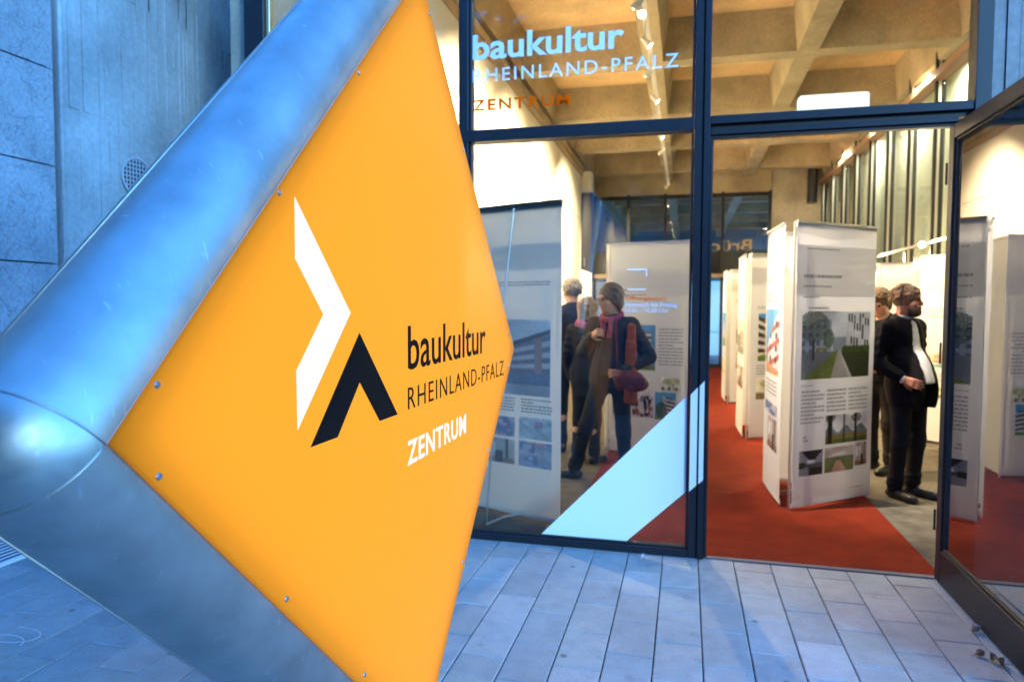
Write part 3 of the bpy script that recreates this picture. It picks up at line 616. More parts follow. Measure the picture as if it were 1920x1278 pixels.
# ------------------------------------------------------------------ printed pictures
def grid(nu, nv):
    u, v = np.meshgrid((np.arange(nu) + .5) / nu, (np.arange(nv) + .5) / nv); return u, v      # v up
def paint(kind, nu, nv, seed):
    r = np.random.default_rng(seed); u, v = grid(nu, nv); im = np.zeros((nv, nu, 3)); n1 = r.random((nv, nu))
    def S(mask, c, j=0.0):
        im[mask] = np.array(c) * (1 + j * (n1[mask][:, None] - .5))
    sky = np.array([(222, 228, 236)]) if kind in ('avenue', 'park') else None
    if kind == 'avenue':
        S(v > -1, (214, 220, 230)); S((u < .42) & (v > .33) & (v < .92 - .25 * abs(u - .33) * 2), (150, 165, 190), .25); S((u > .44) & (u < .64) & (v > .4) & (v < .62), (150, 160, 178), .2)
        S((u > .64 + .0 * v) & (v > .36) & (v < 1 - .5 * (1 - u)), (205, 208, 216), .1)
        hsh = np.modf(np.sin(np.floor(u * 24) * 12.9898 + np.floor(v * 9 + 2 * u) * 78.233) * 43758.5)[0]; win = (abs(hsh) < .34) & (np.floor(u * 48) % 2 == 0) & (u > .66) & (v > .40) & (v < .97); S(win, (40, 44, 58), .5)
        win = (np.floor(u * 20) % 2 == 0) & (np.floor(v * 16) % 2 == 0) & (u < .4) & (v > .36) & (v < .8); S(win, (95, 110, 140), .3)
        S(v < .40, (120, 128, 140), .1)
        S((v < .42) & (u < .55 * (1 - .0 * v)) & (abs(u - (.53 - (.42 - v) * .55)) < .04 + (.42 - v) * .55), (122, 138, 58), .5)
        cx = .53 + (.42 - v) * .02; wd = .02 + (.42 - v) * .55; S((v < .42) & (u > cx - wd * .5) & (u < cx + wd * .75), (176, 172, 164), .12)
        S((v < .44) & (u > cx + wd * .55) & (u < cx + wd * .8), (205, 204, 206), .06)
        S((u > .58) & (v < .46) & (u > cx + wd * .8), (54, 62, 36), .9); S((u > .6) & (v > .38) & (v < .48), (60, 86, 34), .9)
        S((abs(u - .16) < .016) & (v > .28) & (v < .6), (60, 60, 62)); tr = ((u - .17) ** 2 / .05 + (v - .78) ** 2 / .055 < 1) & (r.random((nv, nu)) > .5); S(tr, (64, 78, 58), .7)
        tr = ((u - .38) ** 2 / .006 + (v - .6) ** 2 / .02 < 1) & (r.random((nv, nu)) > .3); S(tr, (70, 92, 72), .5)
        S((v > .42) & (v < .46) & (u > .2) & (u < .36), (150, 140, 60), .3)
    elif kind == 'park':
        S(v > -1, (232, 232, 236)); S((v > .3) & (v < .5 + .12 * np.sin(u * 17)), (120, 135, 150), .5); S(v < .32, (142, 128, 66), .4); S(v < .16, (96, 108, 48), .5)
        for c, w_ in ((.1, .05), (.42, .015), (.7, .03)): S(abs(u - c) < w_, (52, 38, 32), .5)
        S(((u - .72) ** 2 / .016 + (v - .85) ** 2 / .024 < 1) & (r.random((nv, nu)) > .45), (48, 46, 36), .6); S(((u - .08) ** 2 / .02 + (v - .92) ** 2 / .02 < 1) & (r.random((nv, nu)) > .4), (58, 56, 40), .6)
    elif kind == 'underpass':
        S(v > -1, (150, 158, 170), .3); S((v > .62) & (abs(u - .55) < .12 + (v - .62) * .9), (52, 46, 46), .3); S(v < .5, (88, 92, 100), .3); S((v < .35) & (u < .4), (160, 164, 170), .2); S((u < .25) & (v > .3) & (v < .55), (50, 70, 44), .5); S((abs(u - .5) < .16) & (v > .48) & (v < .62), (225, 230, 236)); S((v < .3) & (u > .45), (40, 42, 48), .4)
    elif kind == 'path':
        S(v > -1, (226, 222, 216)); S((v < .5), (118, 132, 74), .5); S((v < .55) & (abs(u - .45 - (.5 - v) * .1) < .06 + (.5 - v) * .4), (206, 164, 140), .1); S((v > .45) & (v < .62), (120, 128, 96), .5); S((v > .62 + .3 * u), (205, 190, 178), .1)
    elif kind == 'room':
        S(v > -1, (196, 178, 170), .12); S((abs(u - .3) < .2) & (abs(v - .62) < .22), (236, 236, 240)); S((abs(u - .3) < .02) | (abs(u - .8) < .03), (70, 62, 62), .4); S(v < .2, (150, 112, 92), .2); S((abs(u - .6) < .1) & (v < .5), (60, 54, 56), .5)
    elif kind == 'balcony':
        top = .95 - .62 * u; S(v > -1, (98, 176, 222)); S(v > .8 - .1 * u, (70, 152, 214)); fac = v < top
        S(fac, (206, 150, 96), .15); band = (np.floor((v - .1) / np.maximum(top - .1, .05) * 5 * 2) % 2 == 0) & fac; S(band, (232, 226, 214), .08)
        dk = fac & ~band & (np.floor(u * 9) % 2 == 0); S(dk, (70, 54, 42), .4); S((v < .26) & (v < .1 + u * .3), (112, 142, 40), .5)
    elif kind == 'balcony_red':
        S(v > -1, (112, 180, 226)); top = .3 + .75 * u; fac = v < top; S(fac, (222, 214, 214), .1); S(fac & (np.floor(v * 12 - u * 3) % 3 == 0), (196, 104, 92), .2); S(fac & (np.floor(u * 8) % 3 == 0) & (np.floor(v * 11) % 2 == 0), (74, 70, 84), .4); S(v < .18 - .1 * u, (230, 168, 120), .2)
    elif kind == 'tower':
        S(v > -1, (92, 158, 206), .06); bd = (u > .12) & (u < .78) & (v < .83) & (v > .08); S(bd, (112, 92, 84), .2); st_ = bd & (np.floor(v * 16) % 2 == 0) & (u > .36); S(st_, (222, 216, 212), .08); S(bd & (u < .34), (128, 88, 44), .35)
        S(v < .1, (118, 138, 52), .3)
    elif kind == 'tower_grey':
        S(v > -1, (86, 164, 204), .05); bd = (u > .36) & (v < .9 - .32 * (u - .36)) & (v > .12); S(bd, (206, 202, 200), .08); S(bd & (np.floor(v * 14 + u * 2) % 2 == 0) & (u > .52), (92, 88, 92), .3)
        S(((u - .3) ** 2 / .07 + (v - .34) ** 2 / .1 < 1) & (r.random((nv, nu)) > .25), (70, 88, 52), .7); S(v < .1, (110, 140, 64), .4)
    elif kind == 'crowd':
        S(v > -1, (214, 206, 206), .15)
        for k in range(46):
            c = r.random(2); w_ = .03 + .05 * r.random(); S((abs(u - c[0]) < w_) & (abs(v - c[1] * .9) < w_ * 1.6), [(44, 40, 48), (190, 66, 84), (236, 230, 232), (84, 60, 62), (150, 140, 150)][k % 5], .4)
        S(v > .86, (228, 222, 220), .1)
    elif kind == 'slab_block':
        S(v > -1, (188, 198, 214)); top = .52 + .36 * u; fac = (v < top) & (v > .3); S(fac, (176, 178, 190), .1); S(fac & (np.floor((v - .3) / (top - .3) * 8) % 2 == 0), (104, 108, 128), .25); S(fac & (np.floor(u * 10) % 4 == 0), (150, 120, 124), .2)
        S((v > top - .06) & (v < top), (70, 72, 88)); S(v < .3, (96, 116, 150), .5); S((v < .14), (150, 160, 180), .2)
    elif kind == 'tree_green':
        S(v > -1, (238, 236, 214)); S(((u - .5) ** 2 / .18 + (v - .7) ** 2 / .09 < 1) & (r.random((nv, nu)) > .4), (176, 184, 96), .3); S((abs(u - .6) < .02) & (v < .5), (90, 70, 50)); S((v < .3) & (np.floor(u * 6) % 2 == 0), (150, 130, 84), .5)
    elif kind == 'plan':
        S(v > -1, (172, 190, 196), .08); S(abs((u * 1.3 + v) % .4 - .2) < .02, (214, 220, 226)); S(abs((u - v * 1.2) % .5 - .25) < .02, (206, 214, 222)); S((abs(u - .6) < .12) & (abs(v - .7) < .14), (160, 130, 160), .3)
    elif kind == 'collage':
        S(v > -1, (146, 158, 186), .2)
        for k in range(22):
            c = r.random(2); w_ = .05 + .1 * r.random(); S((abs(u - c[0]) < w_) & (abs(v - c[1]) < w_), [(96, 110, 160), (190, 176, 196), (206, 150, 150), (176, 190, 214), (84, 120, 170)][k % 5], .35)
    elif kind == 'street':
        S(v > -1, (206, 204, 196), .05); S((v < .56) & (v > .2) & (u < .5), (118, 124, 96), .4); S((v < .7) & (v > .2) & (u > .48), (190, 184, 170), .15); S((v < .7) & (v > .25) & (u > .5) & (np.floor(u * 18) % 2 == 0) & (np.floor(v * 14) % 2 == 0), (96, 92, 88), .3); S(v < .22, (142, 140, 132), .15)
    elif kind == 'facade_pale':
        S(v > -1, (240, 236, 224)); bd = (v < .85 - .5 * (1 - u)) & (v > .15); S(bd, (226, 206, 178), .08); S(bd & (np.floor(u * 9) % 2 == 0) & (np.floor(v * 12) % 2 == 0), (180, 156, 126), .2); S(v < .12, (140, 190, 180), .2)
    return im
def srgb2lin(a): a = np.clip(a, 0, 255) / 255; return np.where(a <= .04045, a / 12.92, ((a + .055) / 1.055) ** 2.4)
def photo(parent, to3, u0, u1, v0, v1, kind, seed, nu=40, nv=None, fade=0):
    """flat print: a sheet of coloured cells on the banner face"""
    nv = nv or max(8, int(nu * (v1 - v0) / (u1 - u0) * .9)); nu = int(nu * 1.4); nv = int(nv * 1.4); im = paint(kind, nu * 3, nv * 3, seed); im = im.reshape(nv, 3, nu, 3, 3).mean((1, 3)); rq = np.random.default_rng(seed + 5)
    lo = rq.random((5, 6)); gx, gy = np.linspace(0, 4.99, nu), np.linspace(0, 3.99, nv); xi, yi = gx.astype(int), gy.astype(int); fx, fy = gx - xi, (gy - yi)[:, None]; lo = np.pad(lo, ((0, 1), (0, 1)), 'edge')
    sh = (lo[yi][:, xi] * (1 - fx) + lo[yi][:, xi + 1] * fx) * (1 - fy) + (lo[yi + 1][:, xi] * (1 - fx) + lo[yi + 1][:, xi + 1] * fx) * fy
    im = im * (.86 + .28 * sh[..., None]) * (1 + .10 * (rq.random((nv, nu, 1)) - .5)); im = im * .9 + .1 * im.mean(2, keepdims=True)
    if fade: im = im * (1 - fade) + 225 * fade
    c = srgb2lin(im).reshape(-1, 3); v, f = [], []
    for j in range(nv + 1):
        for i in range(nu + 1): v.append(to3(u0 + (u1 - u0) * i / nu, v0 + (v1 - v0) * j / nv, .0012))
    f = [(j * (nu + 1) + i, j * (nu + 1) + i + 1, (j + 1) * (nu + 1) + i + 1, (j + 1) * (nu + 1) + i) for j in range(nv) for i in range(nu)]
    me = bpy.data.meshes.new('photo_print'); me.from_pydata([tuple(p) for p in v], [], f); at = me.attributes.new('print', 'FLOAT_COLOR', 'CORNER')
    a4 = np.ones((len(f) * 4, 4), np.float32); a4[:, :3] = np.repeat(c, 4, axis=0); at.data.foreach_set('color', a4.ravel()); me.materials.append(M_print)
    o = bpy.data.objects.new('photo_print', me); COL.objects.link(o); o.parent = parent; return o
def textblock(mb, to3, u0, u1, v0, v1, rows, rr, fill=.95):
    h = (v1 - v0) / rows
    for k in range(rows):
        z1 = v1 - k * h; z0 = z1 - h * .5; u = u0; end = u1 if rr.random() < .8 else u0 + (u1 - u0) * rr.uniform(.4, .9)
        while u < end - .006:
            l = min(rr.uniform(.012, .045), end - u); p = [to3(a, b, .0011) for a, b in ((u, z0), (u + l, z0), (u + l, z1), (u, z1))]; mb.add(p, [(0, 1, 2, 3)]); u += l + .007

def sheet(parent, A, B, z0, z1, layout, seed, name='banner_sheet', bulge=.006):
    """a printed banner between ground points A,B; outward normal on the right of A->B ... layout paints that face"""
    A, B = Vector((*A, 0)), Vector((*B, 0)); d = (B - A); Lw = d.length; d.normalize(); nrm = Vector((d.y, -d.x, 0)); rr = random.Random(seed)
    base = Vector(parent.location); A = A - Vector((base.x, base.y, 0))
    ph = rr.uniform(0, 6)
    def bow(u, v): return bulge * math.sin(math.pi * u / Lw) * (1 + .5 * math.sin(v * 2.1 + ph)) + .002 * math.sin(v * 5 + u * 7 + ph)
    def to3(u, v, o=0): return A + d * u + Vector((0, 0, v)) + nrm * (o + bow(u, v))
    NU, NV = 8, 16; v, f = [], []
    for j in range(NV + 1):
        for i in range(NU + 1): v.append(to3(Lw * i / NU, z0 + (z1 - z0) * j / NV, 0))
    W_ = NU + 1
    for j in range(NV):
        for i in range(NU): a = j * W_ + i; f += [(a, a + 1, a + W_ + 1, a + W_)]
    n2 = len(v); hem = []                                            # the hems at both ends are doubled and weighted
    for za in (z0, z1 - .03): 
        q = [to3(a_, b_, c_) for c_ in (.0, -.005) for a_, b_ in ((0, za), (Lw, za), (Lw, za + .03), (0, za + .03))]; hem.append(q)
    o = MB().add(v, f).build(name, M_sheet, parent, smooth=True)
    hm = MB()
    for q in hem: hm.add([p + nrm * -.0015 for p in q], [(3, 2, 1, 0), (4, 5, 6, 7), (0, 1, 5, 4), (1, 2, 6, 5), (2, 3, 7, 6), (3, 0, 4, 7)])
    hm.build('hem', M_white, o)
    rail = MB(); rail.bar(A + nrm * .0 + Vector((0, 0, z1 + .008)), A + d * Lw + Vector((0, 0, z1 + .008)), .02, .016); rail.build('rail', M_alu, o)
    T = lambda u, v, off=0: to3(u * Lw, z0 + (z1 - z0) * v, off)
    if layout:
        tb = MB()
        for it in layout:
            if it[0] == 'p': photo(o, T, it[1], it[2], it[3], it[4], it[5], seed + int(it[1] * 100) + int(it[3] * 1000), it[6] if len(it) > 6 else 36, fade=it[7] if len(it) > 7 else 0,
                                   nv=max(8, int((it[6] if len(it) > 6 else 36) * (it[4] - it[3]) * (z1 - z0) / ((it[2] - it[1]) * Lw))))
            elif it[0] == 't': textblock(tb, T, it[1], it[2], it[3], it[4], it[5], rr)
            elif it[0] == 'b':
                q = [T(it[1] + (it[2] - it[1]) * i / 10, it[3] + (it[4] - it[3]) * j / 3, .0009) for j in range(4) for i in range(11)]; MB().add(q, [(j * 11 + i, j * 11 + i + 1, j * 11 + i + 12, j * 11 + i + 11) for j in range(3) for i in range(10)]).build('tint_band', M_band, o)
        if tb.f: tb.build('text_print', M_text, o)
    return o
def stand(label, loc, sheets, poles, group, z0=.03, z1=2.19, bars=()):
    t = thing('banner_column', label, 'banner stand', (*loc, 0), 0, group)
    for k, (A, B, lay, sd) in enumerate(sheets): sheet(t, A, B, z0, z1, lay, sd)
    for x, y in poles:
        MB().tube([(x - loc[0], y - loc[1], .0075), (x - loc[0], y - loc[1], z1 + .01)], .010, 10).build('pole', M_alu, t)
    for a, b, z in bars:
        MB().bar((a[0] - loc[0], a[1] - loc[1], z), (b[0] - loc[0], b[1] - loc[1], z), .018, .03).build('base_bar', mat('bar_red', (.30, .08, .04), .5) if z < .15 else M_alu, t)
    return t
G = 'white printed exhibition banner columns'
L_head = [('b', .0, 1, .80, .93), ('t', .09, .55, .655 + .17, .672 + .17, 1), ('t', .09, .50, .806, .818, 1)]
L_A = [('b', .0, .999, .855, .925), ('b', 0, .999, .745, .854), ('t', .12, .62, .905, .915, 1), ('t', .085, .55, .80, .822, 1), ('t', .085, .42, .772, .784, 1), ('t', .085, .28, .735, .745, 1), ('t', .15, .5, .622, .708, 6),
       ('p', .075, .935, .452, .692, 'avenue', 72), ('t', .085, .22, .424, .432, 1), ('t', .085, .36, .288, .412, 9), ('t', .39, .64, .325, .412, 6), ('t', .67, .93, .325, .412, 6), ('t', .12, .18, .225, .25, 2),
       ('p', .385, .935, .212, .318, 'park', 44), ('p', .075, .36, .108, .198, 'underpass', 30), ('p', .385, .755, .108, .200, 'path', 32), ('p', .77, .935, .120, .205, 'room', 20), ('t', .72, .9, .035, .042, 1)]
A0, A1, A2, A3 = (.802, 5.564), (1.488, 6.165), (.726, 5.66), (.684, 6.41)
stand('tall white banner column in the doorway picturing a tree-lined path', A0,
      [(A0, A1, L_A, 1),
       (A3, A2, [('t', .1, .8, .80, .82, 2), ('t', .1, .7, .72, .76, 3), ('p', .08, .85, .455, .70, 'balcony_red', 30), ('p', .08, .84, .30, .345, 'collage', 24), ('p', .3, .84, .17, .29, 'room', 20), ('t', .1, .8, .37, .43, 4)], 2),
       ((1.46, 6.22), (.74, 6.46), [], 3)],
      [(.79, 5.60), (1.47, 6.19), (.70, 6.43)], G, bars=[((.735, 5.69), (1.44, 6.20), .11), ((.735, 5.69), (1.44, 6.20), 2.12)])
def simple(A, B, C_, lab, la, lb, sd, z1=2.17, lc=None):
    A_, B_, C2 = Vector(A), Vector(B), Vector(C_)
    stand(lab, A, [(A, B, la, sd), (C_, (A[0] - .06, A[1] + .07), lb, sd + 1), ((B[0] - .03, B[1] + .07), (C_[0] + .05, C_[1] + .05), lc or [], sd + 2)],
          [(A[0] - .02, A[1] + .04), (B[0] - .02, B[1] + .03), (C_[0] + .02, C_[1] + .02)], G, z1=z1, bars=[((A[0] - .03, A[1] + .09), (B[0] - .05, B[1] + .06), .11)])
L_B = [('b', 0, 1, .84, .93), ('t', .1, .6, .70, .72, 2), ('t', .15, .6, .60, .66, 4), ('p', .12, .92, .42, .68, 'balcony', 36), ('t', .1, .9, .34, .4, 4), ('p', .1, .92, .21, .33, 'tree_green', 30)]
L_C = [('b', 0, 1, .84, .93), ('t', .1, .6, .75, .78, 2), ('p', .12, .92, .45, .64, 'street', 30), ('p', .12, .92, .26, .38, 'room', 24)]
simple((.735, 8.50), (1.50, 8.95), (.66, 9.42), 'white banner column second in the row behind the doorway one', L_B, L_C, 20)
simple((.705, 11.66), (1.50, 12.1), (.63, 12.5), 'white banner column third and farthest in the row along the red carpet', L_C, L_B, 30, 2.15)
L_D = [('b', 0, 1, .75, .87), ('t', .08, .45, .768, .785, 1), ('t', .08, .68, .748, .76, 1), ('p', .33, .58, .40, .615, 'tower', 40), ('t', .62, .92, .42, .60, 12), ('p', .66, .9, .31, .37, 'tree_green', 20),
       ('p', .30, .56, .175, .295, 'crowd', 34), ('p', .585, .84, .17, .30, 'tower_grey', 34), ('p', .04, .28, .18, .30, 'street', 24)]
simple((-.77, 7.40), (.05, 7.16), (-.05, 8.05), 'white banner column behind the woman with glasses showing a tower block', L_D, L_C, 40, 2.21)
# the banner right behind the left window
E0, E1 = (-1.66, 5.08), (-.833, 4.745)
L_E = [('b', 0, 1, .80, .88), ('t', .3, .9, .745, .762, 2), ('p', .14, .90, .395, .64, 'slab_block', 52, .3), ('t', .2, .56, .335, .385, 5), ('t', .62, .92, .335, .385, 5), ('p', .16, .56, .255, .32, 'collage', 30, .35), ('p', .60, .92, .255, .325, 'plan', 26, .35), ('p', .16, .56, .165, .245, 'room', 30, .4), ('p', .60, .92, .165, .247, 'collage', 28, .4)]
stE = stand('shaded grey-blue banner standing just behind the left window', E0, [(E0, E1, L_E, 50), ((-.87, 4.82), (-1.2, 5.55), [], 51)], [(-1.64, 5.11), (-.85, 4.78)], G, z0=.03, z1=2.265)
x0, y0 = E0
MB().tube([(-1.147 - x0, 4.62 - y0, 2.22), (-1.24 - x0, 4.60 - y0, 1.3), (-1.34 - x0, 4.62 - y0, .02)], .008, 8).build('tension_rod', M_alu, stE)
MB().tube([(-1.345 - x0, 4.62 - y0, .018), (-1.25 - x0, 4.80 - y0, .03), (-1.1 - x0, 4.96 - y0, .03)], .011, 8).build('foot', M_alu, stE)
MB().bar((E0[0] - x0, E0[1] - y0 - .012, 2.272), (E1[0] - x0, E1[1] - y0 - .012, 2.272), .03, .035).build('dark_top_rail', mat('rail_dark', (.05, .05, .055), .5), stE)
# right-hand row behind the man
L_R = [('b', 0, 1, .80, .9), ('t', .1, .9, .66, .72, 4), ('p', .1, .9, .40, .56, 'facade_pale', 30), ('t', .1, .9, .32, .37, 4), ('p', .1, .48, .235, .30, 'tree_green', 18), ('p', .52, .9, .235, .30, 'collage', 18)]
simple((2.66, 9.05), (3.10, 8.50), (3.14, 9.2), 'bright banner column nearest the man in the dark suit', L_R, L_C, 60, 2.15)
simple((2.58, 10.34), (3.12, 10.2), (3.0, 10.9), 'bright banner column beside the window fins above the short-haired woman', L_R, L_B, 70, 2.15)
simple((2.62, 11.7), (3.14, 11.6), (2.95, 12.3), 'bright banner column farthest back beside the window fins', L_R, L_C, 80, 2.13)

# ------------------------------------------------------------------ lamps
def spot(name, label, pos, aim, W, size=70, blend=.7, col=(1, .76, .46), drop=.25, bulb=M_bulb, rad=.04, group='small halogen spotlights'):
    t = thing(name, label, 'spotlight', pos, 0, group); p = Vector(pos); a = (Vector(aim) - p).normalized()
    MB().tube([(0, 0, drop), (0, 0, 0)], .009, 8).build('stem', M_lampbody, t)
    MB().tube([-a * .05, a * .02, a * .075], [.022, .034, .042], 14, caps=False).build('lamp_head', M_lampbody, t, smooth=True)
    e1 = MB(); n = 14; u = a.orthogonal().normalized(); v = a.cross(u); e1.add([a * .055 + (u * math.cos(2 * math.pi * k / n) + v * math.sin(2 * math.pi * k / n)) * .034 for k in range(n)], [tuple(range(n))]); e1.build('lens', bulb, t)
    MB().tube([a * .0, a * .055, a * .085], [.004, .021, .004], 10).build('bulb', bulb, t, smooth=True)
    if W:
        l = bpy.data.lights.new('spot', 'SPOT'); l.energy = W * .37; l.spot_size = R(size); l.spot_blend = blend; l.color = col; l.shadow_soft_size = rad
        o = bpy.data.objects.new('light', l); COL.objects.link(o); o.parent = t; o.location = a * .1; o.rotation_euler = a.to_track_quat('-Z', 'Y').to_euler()
    return t
tk = tag(MB().box((-.50, 4.7, 4.66), (-.44, 18.3, 4.70)).build('lamp_track', M_lampbody), 'white ceiling track carrying spotlights down the room', 'lighting track')
WL = (1, .74, .42)
for i, (y, lab) in enumerate([(5.1, 'first ceiling track spotlight just inside the glass front'), (6.8, 'track spotlight at the top edge beside the window post'), (8.8, 'track spotlight behind the last letters of the window sign'), (10.8, 'track spotlight just above the left window transom'), (13.2, 'track spotlight just below the left window transom'), (17.0, 'farthest small track spotlight before the back glazing')]):
    spot('track_spotlight', lab, (-.47, y, 4.44), (XL, y + (1.9 if i == 0 else .9), 2.7), 1352, 62 if i == 0 else 92, .8, WL)
for i, (y, lab) in enumerate([(7.8, 'track spotlight turned toward the banners, second from the front'), (9.9, 'track spotlight turned toward the banners in mid track'), (12.0, 'track spotlight turned toward the banners at the far part')]):
    spot('track_spotlight', lab, (-.47, y, 4.44), (2.5, y + .2, 1.3), 1250, 75, .8, WL)
spot('track_spotlight', 'track spotlight aimed out through the doorway', (-.47, 7.0, 4.44), (.75, 3.6, 0), 330, 50, .6, WL)
spot('track_spotlight', 'added fill spotlight on the track above the window letters aimed at the doorway banner', (-.47, 4.95, 4.44), (1.15, 5.86, 1.25), 1500, 34, .9, (1, .88, .70))  # fill lamp added out of view to brighten the doorway banner's front
rr_ = tag(MB().box((XR - .22, 6, 2.40), (XR - .17, 15.5, 2.44)).build('lamp_rail', mat('rail_grey', (.07, .06, .045), .6)), 'grey lamp rail crossing the right window fins', 'lighting rail')
spot('rail_spotlight', 'glaring spotlight on the right lamp rail nearer the door', (XR - .24, 10.36, 2.42), (1.2, 6.2, 1.0), 416, 100, .9, WL, 0.0, M_bulb2)
spot('rail_spotlight', 'glaring spotlight on the right lamp rail farther back', (XR - .24, 12.84, 2.42), (1.6, 9.5, 1.0), 416, 100, .9, WL, 0.0, M_bulb2)

for y, lab in ((6.5, 'wall washer tube nearest the door above the pale screen wall'), (8.9, 'second wall washer tube above the pale screen wall'), (11.2, 'third wall washer tube above the pale screen wall'), (13.6, 'fourth wall washer tube above the pale screen wall'), (16.2, 'last wall washer tube above the pale screen wall')):
    t = thing('wall_washer', lab, 'lamp', (XR + .22, y, 5.0), 0, 'wall washers outside the fins')
    MB().box((-.05, -.55, .0), (.05, .55, .08)).build('housing', M_lampbody, t)
    MB().tube([(0, -.5, -.03), (0, .5, -.03)], .016, 8).build('tube', emis('washer_tube', (1, .93, .72), 3.0) if 'washer_tube' not in MATS else MATS['washer_tube'], t)
    l = bpy.data.lights.new('washer', 'AREA'); l.shape = 'RECTANGLE'; l.size = 1.0; l.size_y = .06; l.energy = 75; l.color = (1, .95, .74); o = bpy.data.objects.new('light', l); COL.objects.link(o); o.parent = t
    o.location = (.03, 0, -.06); o.rotation_euler = (Vector((.28, 0, -1)).to_track_quat('-Z', 'X')).to_euler()

# ------------------------------------------------------------------ people: implicit bodies turned into one mesh each
class Field:
    def __init__(s, lo, hi, h):
        s.h = h; s.lo = np.array(lo, float); s.n = np.ceil((np.array(hi) - s.lo) / h).astype(int) + 1; s.F = np.full(s.n, 1.0, np.float32)
    def sub(s, lo, hi):
        a = np.clip(np.floor((lo - s.lo) / s.h).astype(int), 0, s.n); b = np.clip(np.ceil((hi - s.lo) / s.h).astype(int) + 1, 0, s.n)
        if (b <= a).any(): return None
        sl = tuple(slice(a[i], b[i]) for i in range(3)); g = [(s.lo[i] + s.h * np.arange(a[i], b[i])).astype(np.float32) for i in range(3)]
        return sl, g[0][:, None, None], g[1][None, :, None], g[2][None, None, :]
    def comb(s, sl, d, k, op):
        f = s.F[sl]
        if op == 'u':
            if k > 0: hh = np.maximum(k - np.abs(f - d), 0) / k; s.F[sl] = np.minimum(f, d) - hh * hh * k * .25
            else: s.F[sl] = np.minimum(f, d)
        else:
            if k > 0: hh = np.maximum(k - np.abs(f + d), 0) / k; s.F[sl] = np.maximum(f, -d) + hh * hh * k * .25
            else: s.F[sl] = np.maximum(f, -d)
    def cone(s, a, b, ra, rb, k=.03, op='u'):
        a, b = np.array(a, float), np.array(b, float); m = max(ra, rb) + k + s.h * 2; r = s.sub(np.minimum(a, b) - m, np.maximum(a, b) + m)
        if r is None: return s
        sl, x, y, z = r; d = b - a; L2 = max((d * d).sum(), 1e-9)
        t = np.clip(((x - a[0]) * d[0] + (y - a[1]) * d[1] + (z - a[2]) * d[2]) / L2, 0, 1)
        q = np.sqrt((x - a[0] - t * d[0]) ** 2 + (y - a[1] - t * d[1]) ** 2 + (z - a[2] - t * d[2]) ** 2) - (ra + (rb - ra) * t); s.comb(sl, q, k, op); return s
    def ell(s, c, rad, k=.03, op='u', rot=None):
        c, rad = np.array(c, float), np.array(rad, float); m = rad.max() + k + s.h * 2; r = s.sub(c - m, c + m)
        if r is None: return s
        sl, x, y, z = r; X, Y, Z = x - c[0], y - c[1], z - c[2]
        if rot is not None: Rm = np.array(Euler(rot).to_matrix().transposed()); X, Y, Z = Rm[0, 0] * X + Rm[0, 1] * Y + Rm[0, 2] * Z, Rm[1, 0] * X + Rm[1, 1] * Y + Rm[1, 2] * Z, Rm[2, 0] * X + Rm[2, 1] * Y + Rm[2, 2] * Z
        k0 = np.sqrt((X / rad[0]) ** 2 + (Y / rad[1]) ** 2 + (Z / rad[2]) ** 2); k1 = np.sqrt((X / rad[0] ** 2) ** 2 + (Y / rad[1] ** 2) ** 2 + (Z / rad[2] ** 2) ** 2) + 1e-6
        s.comb(sl, k0 * (k0 - 1) / k1, k, op); return s
    def clip(s, n, d):     # keep n.p < d
        g = [(s.lo[i] + s.h * np.arange(s.n[i])).astype(np.float32) for i in range(3)]
        s.F = np.maximum(s.F, n[0] * g[0][:, None, None] + n[1] * g[1][None, :, None] + n[2] * g[2][None, None, :] - d); return s
    def mesh(s, name, m, parent, wrinkle=0):
        F = s.F; F[0], F[-1], F[:, 0], F[:, -1], F[:, :, 0], F[:, :, -1] = 1, 1, 1, 1, 1, 1
        I = F < 0; n = s.n; cs = tuple(k - 1 for k in n); cnt = np.zeros(cs, np.int8)
        for i in (0, 1):
            for j in (0, 1):
                for k in (0, 1): cnt += I[i:n[0] - 1 + i, j:n[1] - 1 + j, k:n[2] - 1 + k]
        C = np.argwhere((cnt > 0) & (cnt < 8)); idx = np.full(cs, -1, np.int32); idx[tuple(C.T)] = np.arange(len(C))
        P = np.zeros((len(C), 3)); W_ = np.zeros(len(C))
        E_ = [((i, j, k), ax_) for ax_ in range(3) for i in (0, 1) for j in (0, 1) for k in (0, 1) if (i, j, k)[ax_] == 0]
        for c0, ax_ in E_:
            c1 = list(c0); c1[ax_] = 1; a = C + np.array(c0); b = C + np.array(c1); fa, fb = F[tuple(a.T)], F[tuple(b.T)]; mk_ = (fa < 0) != (fb < 0)
            t = np.where(mk_, fa / np.where(np.abs(fa - fb) < 1e-9, 1, fa - fb), 0); P += mk_[:, None] * (a + t[:, None] * (b - a)); W_ += mk_
        P = s.lo + s.h * P / W_[:, None]; Q = []
        for ax_ in range(3):
            o1, o2 = [(1, 2), (2, 0), (0, 1)][ax_]; a = [slice(None)] * 3; b = [slice(None)] * 3; a[ax_] = slice(0, -1); b[ax_] = slice(1, None)
            ch = I[tuple(a)] != I[tuple(b)]; E2 = np.argwhere(ch); fl_ = I[tuple(a)][tuple(E2.T)]
            def at(d1, d2): q = E2.copy(); q[:, o1] += d1; q[:, o2] += d2; return idx[tuple(q.T)]
            q = np.stack([at(-1, -1), at(0, -1), at(0, 0), at(-1, 0)], 1); q[~fl_] = q[~fl_][:, ::-1]; Q.append(q)
        Q = np.concatenate(Q); Q = Q[(Q >= 0).all(1)]
        me = bpy.data.meshes.new(name); me.vertices.add(len(P)); me.vertices.foreach_set('co', P.astype(np.float32).ravel()); me.loops.add(len(Q) * 4); me.loops.foreach_set('vertex_index', Q.astype(np.int32).ravel())
